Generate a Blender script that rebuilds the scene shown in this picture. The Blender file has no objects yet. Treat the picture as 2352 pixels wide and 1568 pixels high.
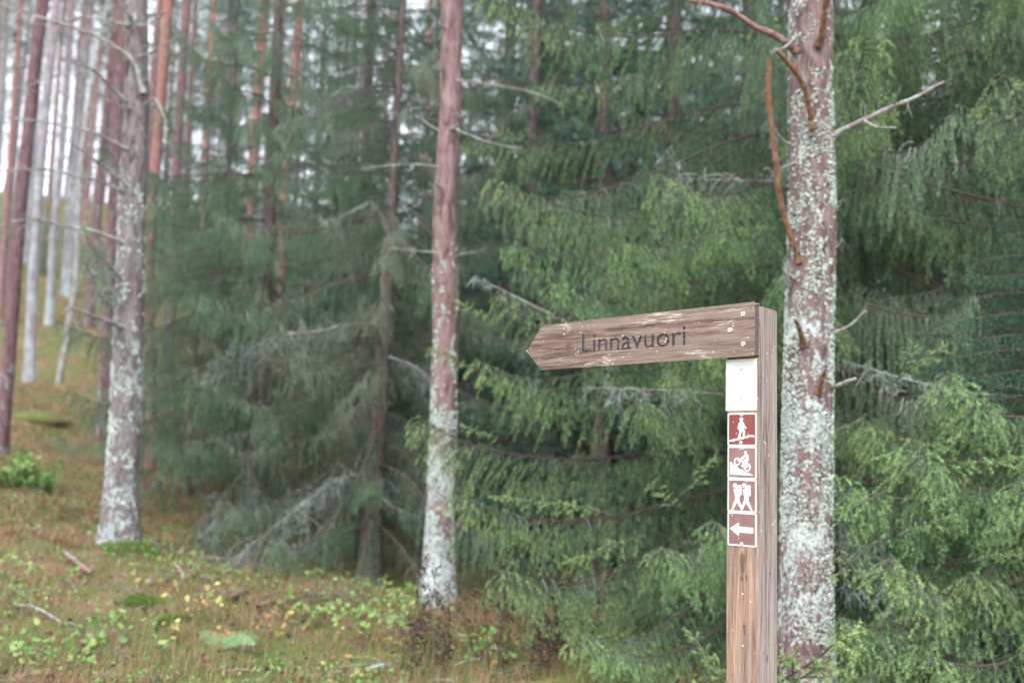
import bpy, bmesh, math, random
import numpy as np
from mathutils import Vector, Matrix
from mathutils.geometry import tessellate_polygon
rng = np.random.default_rng(7)
random.seed(7)
S = bpy.context.scene
COL = S.collection
R = math.radians

# ------------------------------------------------------------------ camera
CAMZ = 1.5
PITCH, ROLL = R(6.8), R(1.4)
def cam_basis(p, r):
    cp, sp = math.cos(p), math.sin(p)
    right, up, fwd = np.array([1, 0, 0.]), np.array([0, -sp, cp]), np.array([0, cp, sp])
    c, s = math.cos(r), math.sin(r)
    return c*right + s*up, -s*right + c*up, fwd
RX, UP, FW = cam_basis(PITCH, ROLL)
CAM = np.array([0, 0, CAMZ])
def cam_matrix(rx, up, fw, loc):
    m = Matrix.Identity(4)
    for i in range(3):
        m[i][0], m[i][1], m[i][2], m[i][3] = rx[i], up[i], -fw[i], loc[i]
    return m
cd = bpy.data.cameras.new('camera'); cam = bpy.data.objects.new('camera', cd); COL.objects.link(cam)
cam.matrix_world = cam_matrix(RX, UP, FW, CAM)
cd.sensor_width = 36; cd.lens = 35.44; cd.clip_start = .05; cd.clip_end = 600
cd.dof.use_dof = True; cd.dof.focus_distance = 2.84; cd.dof.aperture_fstop = 2.1; cd.dof.aperture_blades = 0
S.camera = cam
FPX = 2315.3                                   # focal length in pixels of a 2352 wide frame
def ray(px, py):
    return FW*FPX + RX*(px-1176) + UP*(784-py)
def at(px, py, Y):
    d = ray(px, py); return CAM + d*(Y/d[1])
def px_of(P):
    v = np.asarray(P, float)-CAM; d = v@FW
    return 1176+FPX*(v@RX)/d, 784-FPX*(v@UP)/d

# ------------------------------------------------------------------ light
SUN_EL, SUN_AZ = R(50), R(192)     # azimuth measured clockwise from +Y : behind the camera, from its left
w = bpy.data.worlds.new("World"); S.world = w; w.use_nodes = True
nt = w.node_tree; bg = nt.nodes['Background']
sky = nt.nodes.new('ShaderNodeTexSky'); sky.sky_type = 'NISHITA'; sky.sun_disc = False
sky.sun_elevation = SUN_EL; sky.sun_rotation = SUN_AZ
sky.air_density = 1.0; sky.dust_density = 6.0; sky.ozone_density = 1.0
hs = nt.nodes.new('ShaderNodeHueSaturation'); hs.inputs['Saturation'].default_value = .28      # cloud veiled, nearly white sky
nt.links.new(sky.outputs[0], hs.inputs['Color'])
cl_ = nt.nodes.new('ShaderNodeMix'); cl_.data_type = 'RGBA'; cl_.inputs[0].default_value = .68; cl_.inputs[7].default_value = (5.6, 6.1, 6.9, 1)   # even cloud layer over the sky
nt.links.new(hs.outputs[0], cl_.inputs[6]); nt.links.new(cl_.outputs[2], bg.inputs[0]); bg.inputs[1].default_value = 0.15
sl = bpy.data.lights.new('sun', 'SUN'); sl.energy = .8; sl.angle = R(40); sl.color = (1, .985, .96)
so = bpy.data.objects.new('sun', sl); COL.objects.link(so)
sd = Vector((math.sin(SUN_AZ)*math.cos(SUN_EL), math.cos(SUN_AZ)*math.cos(SUN_EL), math.sin(SUN_EL)))
so.rotation_euler = sd.to_track_quat('Z', 'Y').to_euler(); so.location = (0, 0, 30)
S.view_settings.view_transform = 'Standard'; S.view_settings.look = 'None'
S.view_settings.exposure = 1.66; S.view_settings.gamma = 1
S.render.engine = 'CYCLES'
cy = S.cycles
cy.use_denoising = True
cy.max_bounces = 5; cy.diffuse_bounces = 3; cy.glossy_bounces = 1; cy.transmission_bounces = 2; cy.transparent_max_bounces = 4
cy.use_adaptive_sampling = True; cy.adaptive_threshold = 0.02; cy.caustics_reflective = False; cy.caustics_refractive = False

# ------------------------------------------------------------------ object helpers
def tag(o, label=None, cat=None, group=None, kind=None):
    if label: o['label'] = label
    if cat: o['category'] = cat
    if group: o['group'] = group
    if kind: o['kind'] = kind
    return o
def empty(name, loc, label=None, cat=None, group=None):
    o = bpy.data.objects.new(name, None); COL.objects.link(o); o.location = [float(v) for v in loc]
    o.empty_display_size = .2
    return tag(o, label, cat, group)
class Geo:
    """collects triangles with a material index and a tint per vertex"""
    def __init__(s): s.v = []; s.t = []; s.m = []; s.c = []; s.n = 0
    def add(s, v, t, mat=0, tint=.5):
        v = np.asarray(v, float).reshape(-1, 3); t = np.asarray(t, np.int64).reshape(-1, 3)
        s.v.append(v); s.t.append(t+s.n); s.m.append(np.full(len(t), mat)); s.n += len(v)
        s.c.append(np.broadcast_to(np.asarray(tint, float), (len(v),)).copy())
    def merged(s):
        return np.concatenate(s.v), np.concatenate(s.t), np.concatenate(s.m), np.concatenate(s.c)
    def mesh(s, name, mats, smooth=False):
        v, t, m, c = s.merged(); me = bpy.data.meshes.new(name)
        me.vertices.add(len(v)); me.vertices.foreach_set('co', v.astype(np.float32).ravel())
        me.loops.add(len(t)*3); me.loops.foreach_set('vertex_index', t.astype(np.int32).ravel())
        me.polygons.add(len(t)); me.polygons.foreach_set('loop_start', np.arange(0, len(t)*3, 3, dtype=np.int32))
        me.polygons.foreach_set('material_index', m.astype(np.int32))
        me.polygons.foreach_set('use_smooth', np.full(len(t), smooth))
        a = me.attributes.new('tint', 'FLOAT', 'POINT'); a.data.foreach_set('value', c.astype(np.float32))
        for x in mats: me.materials.append(x)
        me.update(calc_edges=True); return me
def obj(name, me, parent=None, loc=(0, 0, 0), rot=None, scale=None):
    o = bpy.data.objects.new(name, me); COL.objects.link(o); o.parent = parent
    o.location = [float(v) for v in loc]
    if rot is not None: o.rotation_euler = [float(v) for v in rot]
    if scale is not None: o.scale = (scale,)*3 if np.isscalar(scale) else scale
    return o
def norm(a): a = np.asarray(a, float); return a/np.maximum(np.linalg.norm(a, axis=-1, keepdims=True), 1e-9)
def frames(P):
    T = np.gradient(P, axis=0); T = norm(T)
    ref = np.array([0, 0, 1.]) if abs(T[:, 2]).mean() < .8 else np.array([1., 0, 0])
    A = norm(np.cross(T, ref)); B = np.cross(T, A); return T, A, B
def tube(g, P, rad, sides=5, mat=0, tint=.5, cap=True, wob=None):
    P = np.asarray(P, float); n = len(P); T, A, B = frames(P)
    th = np.arange(sides)*2*math.pi/sides
    rr = np.broadcast_to(np.asarray(rad, float).reshape(-1, 1), (n, sides)).copy()
    if wob is not None: rr = rr*wob
    V = P[:, None] + rr[..., None]*(np.cos(th)[None, :, None]*A[:, None]+np.sin(th)[None, :, None]*B[:, None])
    V = V.reshape(-1, 3); t = []
    i = np.arange(n-1)[:, None]*sides; j = np.arange(sides)[None]; k = (j+1) % sides
    a, b, c, d = i+j, i+k, i+sides+k, i+sides+j
    t = np.concatenate([np.stack([a, b, c], -1).reshape(-1, 3), np.stack([a, c, d], -1).reshape(-1, 3)])
    if cap:
        m = len(V); V = np.vstack([V, P[-1:]+T[-1:]*rr[-1].mean()*.4])
        jj = np.arange(sides); t = np.vstack([t, np.stack([(n-1)*sides+jj, (n-1)*sides+(jj+1) % sides, np.full(sides, m)], -1)])
    g.add(V, t, mat, tint)
def spline(pts, n):
    pts = np.asarray(pts, float); m = len(pts)
    if m < 3:
        u = np.linspace(0, 1, n)[:, None]; return pts[0]*(1-u)+pts[-1]*u
    P = np.vstack([2*pts[0]-pts[1], pts, 2*pts[-1]-pts[-2]])
    u = np.linspace(0, m-1-1e-6, n); i = u.astype(int); f = (u-i)[:, None]
    a, b, c, d = P[i], P[i+1], P[i+2], P[i+3]
    return .5*((2*b)+(-a+c)*f+(2*a-5*b+4*c-d)*f*f+(-a+3*b-3*c+d)*f**3)
def vnoise(p, seed=0):
    """value noise in 3D, -1..1"""
    p = np.asarray(p, float); i = np.floor(p).astype(np.int64); f = p-i; f = f*f*(3-2*f)
    def h(a):
        n = (a[..., 0]*73856093) ^ (a[..., 1]*19349663) ^ (a[..., 2]*83492791) ^ (seed*2654435+97)
        n = (n ^ (n >> 13))*1274126177 & 0x7fffffff; n = (n ^ (n >> 11)) & 0xffff
        return n/32767.5-1
    out = 0
    for dx in (0, 1):
        for dy in (0, 1):
            for dz in (0, 1):
                wt = (f[..., 0] if dx else 1-f[..., 0])*(f[..., 1] if dy else 1-f[..., 1])*(f[..., 2] if dz else 1-f[..., 2])
                out = out+wt*h(i+np.array([dx, dy, dz]))
    return out

# ------------------------------------------------------------------ materials
class NT:
    def __init__(s, name):
        s.m = bpy.data.materials.new(name); s.m.use_nodes = True; s.t = s.m.node_tree; s.N = s.t.nodes
        s.b = s.N['Principled BSDF']; s.b.inputs['Roughness'].default_value = .85
        s.b.inputs['Specular IOR Level'].default_value = .25
        s._tc = None
    def n(s, typ, **kw):
        x = s.N.new(typ)
        for k, v in kw.items():
            if k.startswith('_'): setattr(x, k[1:], v)
            else: x.inputs[k.replace('__', ' ')].default_value = v
        return x
    def l(s, a, b): s.t.links.new(a, b)
    def coord(s, scale=(1, 1, 1), loc=(0, 0, 0), rnd=False):
        tc = s.n('ShaderNodeTexCoord'); mp = s.n('ShaderNodeMapping'); mp.inputs['Scale'].default_value = scale
        mp.inputs['Location'].default_value = loc; s.l(tc.outputs['Object'], mp.inputs[0])
        if rnd:
            oi = s.n('ShaderNodeObjectInfo'); mu = s.n('ShaderNodeMath', _operation='MULTIPLY'); mu.inputs[1].default_value = 91.
            s.l(oi.outputs['Random'], mu.inputs[0]); ad = s.n('ShaderNodeVectorMath', _operation='ADD')
            s.l(tc.outputs['Object'], ad.inputs[0]); s.l(mu.outputs[0], ad.inputs[1]); s.l(ad.outputs[0], mp.inputs[0])
        return mp.outputs[0]
    def noise(s, co, sc, det=4, rough=.55, dist=0):
        x = s.n('ShaderNodeTexNoise', Scale=sc, Detail=det, Roughness=rough, Distortion=dist); s.l(co, x.inputs['Vector']); return x.outputs[0]
    def ramp(s, f, stops):
        r = s.n('ShaderNodeValToRGB'); e = r.color_ramp.elements
        while len(e) < len(stops): e.new(.5)
        for a, (p, c) in zip(e, stops):
            a.position = p; a.color = (*c, 1) if len(c) == 3 else c
        s.l(f, r.inputs[0]); return r.outputs[0]
    def mix(s, f, a, b, mode='MIX'):
        x = s.n('ShaderNodeMix', _data_type='RGBA', _blend_type=mode)
        for v, i in ((f, 0), (a, 6), (b, 7)):
            if hasattr(v, 'links'): s.l(v, x.inputs[i])
            else: x.inputs[i].default_value = v if i == 0 else (*v, 1)
        return x.outputs[2]
    def math(s, op, a, b=0):
        x = s.n('ShaderNodeMath', _operation=op)
        for i, v in enumerate((a, b)):
            if hasattr(v, 'links'): s.l(v, x.inputs[i])
            else: x.inputs[i].default_value = v
        return x.outputs[0]
    def attr(s, name='tint'):
        return s.n('ShaderNodeAttribute', _attribute_name=name).outputs['Fac']
    def col(s, c):
        if hasattr(c, 'links'): s.l(c, s.b.inputs['Base Color'])
        else: s.b.inputs['Base Color'].default_value = (*c, 1)
    def bump(s, h, st=.5, d=.01):
        x = s.n('ShaderNodeBump', Strength=st, Distance=d); s.l(h, x.inputs['Height']); s.l(x.outputs[0], s.b.inputs['Normal'])
def plain(name, c, rough=.8, metal=0, spec=.3):
    m = NT(name); m.col(c); m.b.inputs['Roughness'].default_value = rough; m.b.inputs['Metallic'].default_value = metal
    m.b.inputs['Specular IOR Level'].default_value = spec; return m.m
def foliage(name, c0, c1, c2, trans=.25, vary=.25):
    """needle / leaf colour from the tint attribute, shifted a little per object"""
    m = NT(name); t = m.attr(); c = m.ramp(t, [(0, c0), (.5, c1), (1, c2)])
    oi = m.n('ShaderNodeObjectInfo'); hs = m.n('ShaderNodeHueSaturation')
    m.l(m.math('ADD', m.math('MULTIPLY', oi.outputs['Random'], .03), .485), hs.inputs['Hue'])
    m.l(m.math('ADD', m.math('MULTIPLY', oi.outputs['Random'], vary*2), 1-vary), hs.inputs['Value'])
    m.l(c, hs.inputs['Color']); c = hs.outputs[0]
    m.col(c); m.b.inputs['Roughness'].default_value = .55
    tr = m.n('ShaderNodeBsdfTranslucent'); m.l(c, tr.inputs[0]); mx = m.n('ShaderNodeMixShader', Fac=trans)
    m.l(m.b.outputs[0], mx.inputs[1]); m.l(tr.outputs[0], mx.inputs[2])
    m.l(mx.outputs[0], m.N['Material Output'].inputs[0]); return m.m
def bark(name, dark, mid, light, lichen, lich_lo, lich_hi, zfall, sc=1.0, bump=.6, upper=None, up_z=(6, 10)):
    """flaky bark; lichen cover goes from lich_lo (base) to lich_hi above zfall metres"""
    m = NT(name); co = m.coord((1, 1, .28), rnd=True); co1 = m.coord((1, 1, .75), rnd=True)
    a = m.noise(co, 26*sc, 5, .65, .6); b = m.noise(co, 7*sc, 3, .5)
    c = m.ramp(a, [(.32, dark), (.47, mid), (.68, light)])
    c = m.mix(m.ramp(b, [(.4, (0, 0, 0)), (.62, (1, 1, 1))]), c, m.mix(.5, c, mid))
    tc = m.n('ShaderNodeTexCoord'); sp = m.n('ShaderNodeSeparateXYZ'); m.l(tc.outputs['Object'], sp.inputs[0])
    z = sp.outputs['Z']
    if upper:
        mr = m.n('ShaderNodeMapRange'); m.l(z, mr.inputs[0]); mr.inputs[1].default_value = up_z[0]; mr.inputs[2].default_value = up_z[1]
        c = m.mix(mr.outputs[0], c, m.mix(m.ramp(a, [(.35, (0, 0, 0)), (.6, (1, 1, 1))]), tuple(x*.55 for x in upper), upper))
    mr = m.n('ShaderNodeMapRange'); m.l(z, mr.inputs[0]); mr.inputs[1].default_value = 0; mr.inputs[2].default_value = zfall
    mr.inputs[3].default_value = lich_lo; mr.inputs[4].default_value = lich_hi
    l1 = m.noise(co1, 34*sc, 4, .7); l2 = m.noise(co1, 5*sc, 2, .5)
    f = m.math('ADD', m.math('MULTIPLY', l1, .5), m.math('MULTIPLY', l2, .5))
    f = m.math('SUBTRACT', f, mr.outputs[0]); f = m.math('MULTIPLY', f, 14.); f = m.n('ShaderNodeClamp').inputs[0] and f
    cl = m.n('ShaderNodeClamp'); m.l(f, cl.inputs[0])
    lc = m.mix(m.ramp(m.noise(co1, 80*sc, 2), [(.4, (0, 0, 0)), (.6, (1, 1, 1))]), tuple(x*.62 for x in lichen), lichen)
    c = m.mix(cl.outputs[0], c, lc); m.col(c)
    h = m.math('ADD', m.math('MULTIPLY', a, 1.), m.math('MULTIPLY', cl.outputs[0], .3)); m.bump(h, bump, .02); return m.m

LICH = (.50, .55, .52)
M = {}
M['bark_right'] = bark('pine bark crusted with pale lichen', (.03, .02, .02), (.135, .085, .083), (.28, .205, .205), LICH, .49, .545, 3.6, 1.3)
M['bark_left'] = bark('grey pine bark with lichen', (.030, .020, .019), (.165, .130, .127), (.29, .25, .25), (.45, .49, .48), .465, .545, 3.2, .8, 1.4)
M['bark_mid'] = bark('red pine bark with lichen below', (.045, .026, .027), (.185, .11, .108), (.30, .21, .21), (.52, .56, .56), .42, .60, 2.9, 1., 1.)
M['bark_purple'] = bark('dark purple pine bark', (.04, .018, .022), (.13, .07, .078), (.23, .145, .155), (.38, .42, .43), .50, .66, 3., .9, .8, (.24, .13, .115), (5, 9))
M['bark_grey'] = bark('pale grey bark', (.09, .075, .085), (.23, .20, .22), (.35, .32, .36), (.40, .45, .46), .44, .54, 6., .8, .6, (.33, .2, .2), (6, 10))
M['bark_orange'] = bark('orange pine bark', (.08, .035, .035), (.22, .115, .105), (.33, .21, .20), (.42, .45, .43), .52, .68, 2.5, .9, .5, (.31, .15, .12), (3, 6))
M['bark_spruce'] = bark('brown spruce bark', (.035, .025, .025), (.12, .085, .08), (.21, .16, .15), (.33, .39, .36), .53, .60, 4., 1.4, .8)
M['deadwood'] = bark('bare grey twig wood', (.09, .07, .065), (.20, .16, .15), (.34, .29, .27), (.40, .45, .42), .48, .48, 4., 3., .3)
M['peeled'] = bark('orange brown peeled wood', (.045, .024, .016), (.15, .075, .04), (.24, .15, .09), (.38, .41, .36), .60, .60, 4., 3., .3)
M['twig'] = foliage('spruce twig bark', (.055, .04, .032), (.10, .075, .06), (.17, .13, .10), 0., .15)
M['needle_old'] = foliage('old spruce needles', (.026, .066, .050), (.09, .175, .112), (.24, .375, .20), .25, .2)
M['needle_young'] = foliage('young spruce needles', (.026, .070, .048), (.11, .22, .11), (.37, .51, .20), .3, .12)
M['needle_grey'] = foliage('sparse grey green needles', (.045, .070, .058), (.105, .145, .105), (.21, .265, .17), .2, .2)
M['needle_far'] = foliage('distant needles', (.04, .095, .075), (.085, .165, .12), (.17, .27, .17), .3, .25)
M['lichen'] = foliage('grey green beard lichen', (.13, .17, .15), (.22, .27, .24), (.36, .41, .37), .2, .05)
M['rosette'] = foliage('pale crust lichen', (.22, .26, .235), (.36, .41, .375), (.52, .57, .52), 0., .05)

# ground
m = NT('forest floor'); co = m.coord()
g1 = m.noise(co, 1.1, 5, .6); g2 = m.noise(co, 5, 6, .65); g3 = m.noise(co, 38, 4, .7)
c = m.ramp(g2, [(.30, (.05, .07, .022)), (.43, (.12, .12, .038)), (.52, (.20, .125, .075)), (.62, (.27, .17, .11)), (.75, (.09, .055, .04))])
c = m.mix(m.ramp(g1, [(.42, (0, 0, 0)), (.58, (1, 1, 1))]), c, m.ramp(g2, [(.35, (.16, .17, .05)), (.5, (.10, .135, .04)), (.7, (.17, .10, .05))]))
c = m.mix(.6, c, m.ramp(g3, [(.3, (.35, .3, .25)), (.7, (1.3, 1.25, 1.1))]), 'MULTIPLY')
m.col(c); m.bump(m.math('ADD', m.math('MULTIPLY', g2, .6), m.math('MULTIPLY', g3, .4)), 1., .06); M['ground'] = m.m
M['grass'] = foliage('mixed grass', (.29, .165, .10), (.27, .21, .10), (.18, .24, .085), .3, 0)
M['dead_weed'] = foliage('withered brown stems', (.035, .022, .024), (.075, .045, .042), (.19, .095, .06), .1, .2)
M['leafy'] = foliage('small green leaves', (.09, .20, .05), (.16, .30, .08), (.30, .42, .14), .3, .1)
M['yellow_leaf'] = foliage('yellow autumn leaves', (.26, .10, .045), (.42, .30, .11), (.52, .47, .20), .3, .1)
M['fern'] = foliage('pale green fern', (.11, .21, .08), (.17, .29, .12), (.26, .37, .17), .3, .1)
M['moss'] = foliage('bright moss', (.06, .12, .02), (.11, .20, .035), (.18, .29, .06), .1, .05)

# ------------------------------------------------------------------ terrain
CP = [(0, 1568, 4.9), (600, 1568, 5.1), (1176, 1568, 5.3), (270, 1258, 8.2), (560, 1330, 8.2), (1004, 1385, 7.3), (5, 1045, 12.2), (65, 890, 21),
      (115, 745, 27), (150, 680, 31), (240, 1000, 14), (358, 1090, 13), (590, 1210, 11), (845, 1368, 9.6), (-300, 1150, 9), (15, 520, 40), (390, 900, 17), (1900, 1568, 6.0), (2300, 1568, 6.6)]
cps = [at(*c) for c in CP] + [np.array(p) for p in
      [(.65, 2.75, 0), (0, 0, 0), (-3, 0, 0), (4, 0, -.1), (1.33, 4.8, .2), (4.2, 7.5, .15), (1.5, 7.3, .15), (6, 9, .3), (0, 16, 1.4), (6, 16, 1.6), (14, 12, 1.),
       (-3, 24, 4.2), (4, 26, 3.4), (14, 26, 3.), (-25, 26, 8), (-34, 50, 15), (-14, 60, 16), (4, 62, 12), (28, 62, 9), (-60, 90, 24), (0, 95, 20), (60, 90, 14),
       (-12, 6, 2.2), (-25, 5, 5), (-12, -6, .5), (15, -8, 0), (40, 20, 2), (-50, 10, 9), (0, -30, 0), (-50, -30, 2), (50, -30, 0)]]
cps = np.array(cps)
def _phi(r): return np.sqrt(r*r+1.2)
_K = _phi(np.linalg.norm(cps[:, None, :2]-cps[None, :, :2], axis=-1)) - .2*np.eye(len(cps))
_w = np.linalg.solve(_K, cps[:, 2]-1.)
def hgt0(x, y):
    q = np.stack([np.asarray(x, float), np.asarray(y, float)], -1)
    r = np.linalg.norm(q[..., None, :]-cps[:, :2], axis=-1); return _phi(r)@_w+1.
def hgt(x, y):
    x = np.asarray(x, float); y = np.asarray(y, float); z = hgt0(x, y); p = np.stack([x, y, x*0], -1)
    return z + .08*vnoise(p*1.3, 1)*np.clip((y-3)/3, 0, 1) + .05*vnoise(p*3.3, 2)*np.clip((y-3)/2, 0, 1) + .015*vnoise(p*11., 3)
xs = np.concatenate([np.linspace(-90, -10, 60, endpoint=False), np.arange(-10, 7, .09), np.linspace(7, 90, 60)])
ys = np.concatenate([np.linspace(-60, 2, 40, endpoint=False), np.arange(2, 16, .09), np.linspace(16, 40, 70, endpoint=False), np.linspace(40, 130, 50)])
X, Y = np.meshgrid(xs, ys); Z = np.concatenate([hgt(X[i:i+40], Y[i:i+40]) for i in range(0, len(ys), 40)])
nx, ny = len(xs), len(ys); g = Geo()
i = (np.arange(ny-1)[:, None]*nx+np.arange(nx-1)[None]).ravel()
g.add(np.stack([X, Y, Z], -1), np.concatenate([np.stack([i, i+1, i+nx+1], -1), np.stack([i, i+nx+1, i+nx], -1)]))
tag(obj('forest_floor', g.mesh('forest_floor', [M['ground']], True)), kind='structure', label='mossy brown forest floor rising into a hillside on the left')

# ------------------------------------------------------------------ needles and branches
def needles(g, A, D, L, n_per_m, ln, wd, mat, tint, tv=.15, spread=1.0):
    """A start points, D unit directions, L lengths of straight twig pieces -> one thin triangle per needle"""
    cnt = np.maximum(rng.poisson(L*n_per_m), 1); idx = np.repeat(np.arange(len(A)), cnt); N = len(idx)
    u = rng.random(N); p = A[idx]+D[idx]*(L[idx]*u)[:, None]
    r = rng.normal(size=(N, 3)); r -= (r*D[idx]).sum(-1, keepdims=True)*D[idx]; r = norm(r)
    r[:, 2] += .25; d = norm(D[idx]*rng.uniform(.5, 1.1, N)[:, None]+r*spread*rng.uniform(.6, 1.1, N)[:, None])
    l = ln*rng.uniform(.7, 1.15, N); s = norm(np.cross(d, rng.normal(size=(N, 3))))*(wd*.5)
    V = np.stack([p-s, p+s, p+d*l[:, None]], 1).reshape(-1, 3)
    t = np.asarray(tint)[idx] if np.ndim(tint) else np.full(N, tint)
    t = np.clip(t+rng.normal(0, tv, N), 0, 1)
    g.add(V, np.arange(3*N).reshape(-1, 3), mat, np.repeat(t, 3))
def walk(p, d, L, n, hang, wob=.1):
    P = [np.array(p, float)]; d = norm(d); st = L/n
    for k in range(n):
        d = norm(d+np.array([0, 0, -1.])*hang/n+rng.normal(0, wob, 3)/math.sqrt(n)); P.append(P[-1]+d*st)
    return np.array(P)
def spruce_branch(name, L=1.6, axis_pts=None, gap=.03, sec=.32, sec_hang=1.6, ter=.07, ter_gap=.035, npm=420, nl=.015, nw=.0022,
                  needle='needle_old', bare=.12, up=.35, lichen=0, tipt=.35, base_t=.35, r0=.011, alive=1., splay=1.):
    g = Geo(); mats = [M['twig'], M[needle], M['lichen']]
    if axis_pts is None:
        axis_pts = [(0, 0, 0), (.25*L, .02*L*rng.normal(), -.03*L), (.55*L, .03*L*rng.normal(), -.12*L), (.8*L, .04*L*rng.normal(), -.15*L), (L, .03*L, -.15*L+up*.25*L)]
    n = 24; P = spline(axis_pts, n); s = np.linspace(0, 1, n)
    tube(g, P, r0*(1-s)*.9+.0016, 5, 0, .35)
    T = norm(np.gradient(P, axis=0)); seg_a, seg_d, seg_l, seg_t = [], [], [], []
    def put(Q, t0, t1):
        dd = np.diff(Q, axis=0); ll = np.linalg.norm(dd, axis=1)
        seg_a.extend(Q[:-1]); seg_d.extend(dd/ll[:, None]); seg_l.extend(ll); seg_t.extend(np.linspace(t0, t1, len(ll)))
    Ltot = np.linalg.norm(np.diff(P, axis=0), axis=1).sum()
    ns = int(Ltot*(1-bare)/gap); side = 1
    for k in range(ns):
        u = bare+(1-bare)*(k+rng.random()*.7)/ns; side = -side
        if rng.random() > alive and u < .85: continue
        f = u*(n-1); i = min(int(f), n-2); p = P[i]+(P[i+1]-P[i])*(f-i); t = T[i]
        lat = norm(np.cross(t, [0, 0, 1.]))*side
        prof = min(1, (u-bare+.12)/.3)*(1-u)**.55+.12
        l = sec*prof*rng.uniform(.6, 1.25)
        d = norm(t*rng.uniform(.5, 1.1)+lat*splay*rng.uniform(.6, 1.2)+np.array([0, 0, rng.uniform(-.35, .25)]))
        ns2 = 5; Q = walk(p, d, l, ns2, sec_hang*rng.uniform(.7, 1.2)*(1-.5*u))
        tube(g, Q, np.linspace(.0024, .0009, ns2+1), 3, 0, .6, cap=False)
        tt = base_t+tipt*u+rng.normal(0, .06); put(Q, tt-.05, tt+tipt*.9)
        nt_ = int(l/ter_gap); sd = 1
        for q in range(nt_):
            v = (q+.5+rng.random()*.5)/(nt_+.6); sd = -sd; fi = v*ns2; ii = min(int(fi), ns2-1); pp = Q[ii]+(Q[ii+1]-Q[ii])*(fi-ii)
            td = norm(Q[ii+1]-Q[ii]); la = norm(np.cross(td, t+np.array([0, 0, .3])))*sd
            tl = ter*rng.uniform(.5, 1.3)*(1.15-v*.6)
            W = walk(pp, td*.9+la*.8+rng.normal(0, .15, 3), tl, 2, sec_hang*.35)
            put(W, tt, tt+tipt*1.1)
    put(P[int(n*.75):], base_t+tipt, base_t+2*tipt)
    needles(g, np.array(seg_a), np.array(seg_d), np.array(seg_l), npm, nl, nw, 1, np.array(seg_t))
    if lichen:
        for k in range(lichen):
            i = rng.integers(2, n-1); p = P[i]+rng.normal(0, .01, 3)
            Q = walk(p, rng.normal(0, 1, 3)+[0, 0, -1.], rng.uniform(.03, .12), 4, 2.5, .5)
            tube(g, Q, np.linspace(.003, .001, 5), 3, 2, rng.random(), cap=False)
    me = g.mesh(name, mats); me['L'] = L; return me
def lichen_branch(name, axis_pts, r0=.01, twigs=20, tw_len=.2, strands=120, st_len=.08, mat='deadwood', fluff=.0022, hang=1.2):
    """leafless twiggy branch hung with beard lichen (axis given in local metres)"""
    g = Geo(); n = 26; P = spline(axis_pts, n); s = np.linspace(0, 1, n)
    tube(g, P, r0*(1-s)+.002, 6, 0, .5); T = norm(np.gradient(P, axis=0)); lines = [P]
    for k in range(twigs):
        i = rng.integers(3, n-1); d = norm(T[i]*.6+rng.normal(0, .7, 3)); Q = walk(P[i], d, tw_len*rng.uniform(.4, 1.2), 6, hang*.5, .35)
        tube(g, Q, np.linspace(r0*.3+.001, .0012, 7), 4, 0, .5, cap=False); lines.append(Q)
        for q in range(2):
            j = rng.integers(2, 6); W = walk(Q[j], rng.normal(0, 1, 3), tw_len*rng.uniform(.15, .4), 3, hang*.5, .4)
            tube(g, W, np.linspace(.0016, .0008, 4), 3, 0, .5, cap=False); lines.append(W)
    for k in range(strands):
        Q = lines[0] if rng.random() < .35 else lines[rng.integers(len(lines))]; i = rng.integers(len(Q)//4, len(Q)); l = st_len*rng.uniform(.3, 1.4)
        W = walk(Q[min(i, len(Q)-1)], rng.normal(0, .8, 3)+[0, 0, -.3], l, 5, 3., .6)
        tube(g, W, np.linspace(fluff, fluff*.4, 6), 3, 1, rng.random(), cap=False)
        for q in range(3):
            V = walk(W[rng.integers(1, 5)], rng.normal(0, 1, 3), l*.35, 2, 1., .5); tube(g, V, np.linspace(fluff*.7, fluff*.3, 3), 3, 1, rng.random(), cap=False)
    return g.mesh(name, [M[mat], M['lichen']])

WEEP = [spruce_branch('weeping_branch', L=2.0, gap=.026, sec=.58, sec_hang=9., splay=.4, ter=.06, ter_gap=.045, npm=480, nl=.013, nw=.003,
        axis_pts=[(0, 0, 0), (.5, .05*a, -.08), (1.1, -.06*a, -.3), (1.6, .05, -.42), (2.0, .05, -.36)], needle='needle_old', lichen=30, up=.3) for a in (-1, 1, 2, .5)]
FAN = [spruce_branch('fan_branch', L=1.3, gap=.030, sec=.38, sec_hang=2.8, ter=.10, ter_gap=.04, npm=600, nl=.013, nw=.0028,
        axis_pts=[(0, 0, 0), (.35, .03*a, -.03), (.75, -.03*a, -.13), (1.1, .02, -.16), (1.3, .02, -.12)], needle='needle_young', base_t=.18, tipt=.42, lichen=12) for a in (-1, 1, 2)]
THIN = [spruce_branch('thin_branch', L=1.8, gap=.03, sec=.40, sec_hang=4.0, splay=.8, ter=.06, ter_gap=.04, npm=260, nl=.017, nw=.0034,
        needle='needle_grey', lichen=70, alive=.9, bare=.25) for a in range(3)]
DRAPE = [spruce_branch('draped_branch', L=1.7, gap=.024, sec=.46, sec_hang=5., splay=.7, ter=.06, ter_gap=.034, npm=300, nl=.017, nw=.0036,
        needle='needle_old', lichen=50, alive=.9, bare=.15, tipt=.25) for a in range(3)]
FANL = [spruce_branch('long_fan_branch', L=2.4, gap=.032, sec=.5, sec_hang=3.6, ter=.10, ter_gap=.042, npm=520, nl=.0135, nw=.003,
        axis_pts=[(0, 0, 0), (.7, .05*a, -.1), (1.4, -.05*a, -.3), (2.0, .03, -.38), (2.4, .02, -.32)], needle='needle_young', base_t=.12, tipt=.40, lichen=30, bare=.14, r0=.010) for a in (-1, 1, 2)]
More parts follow.
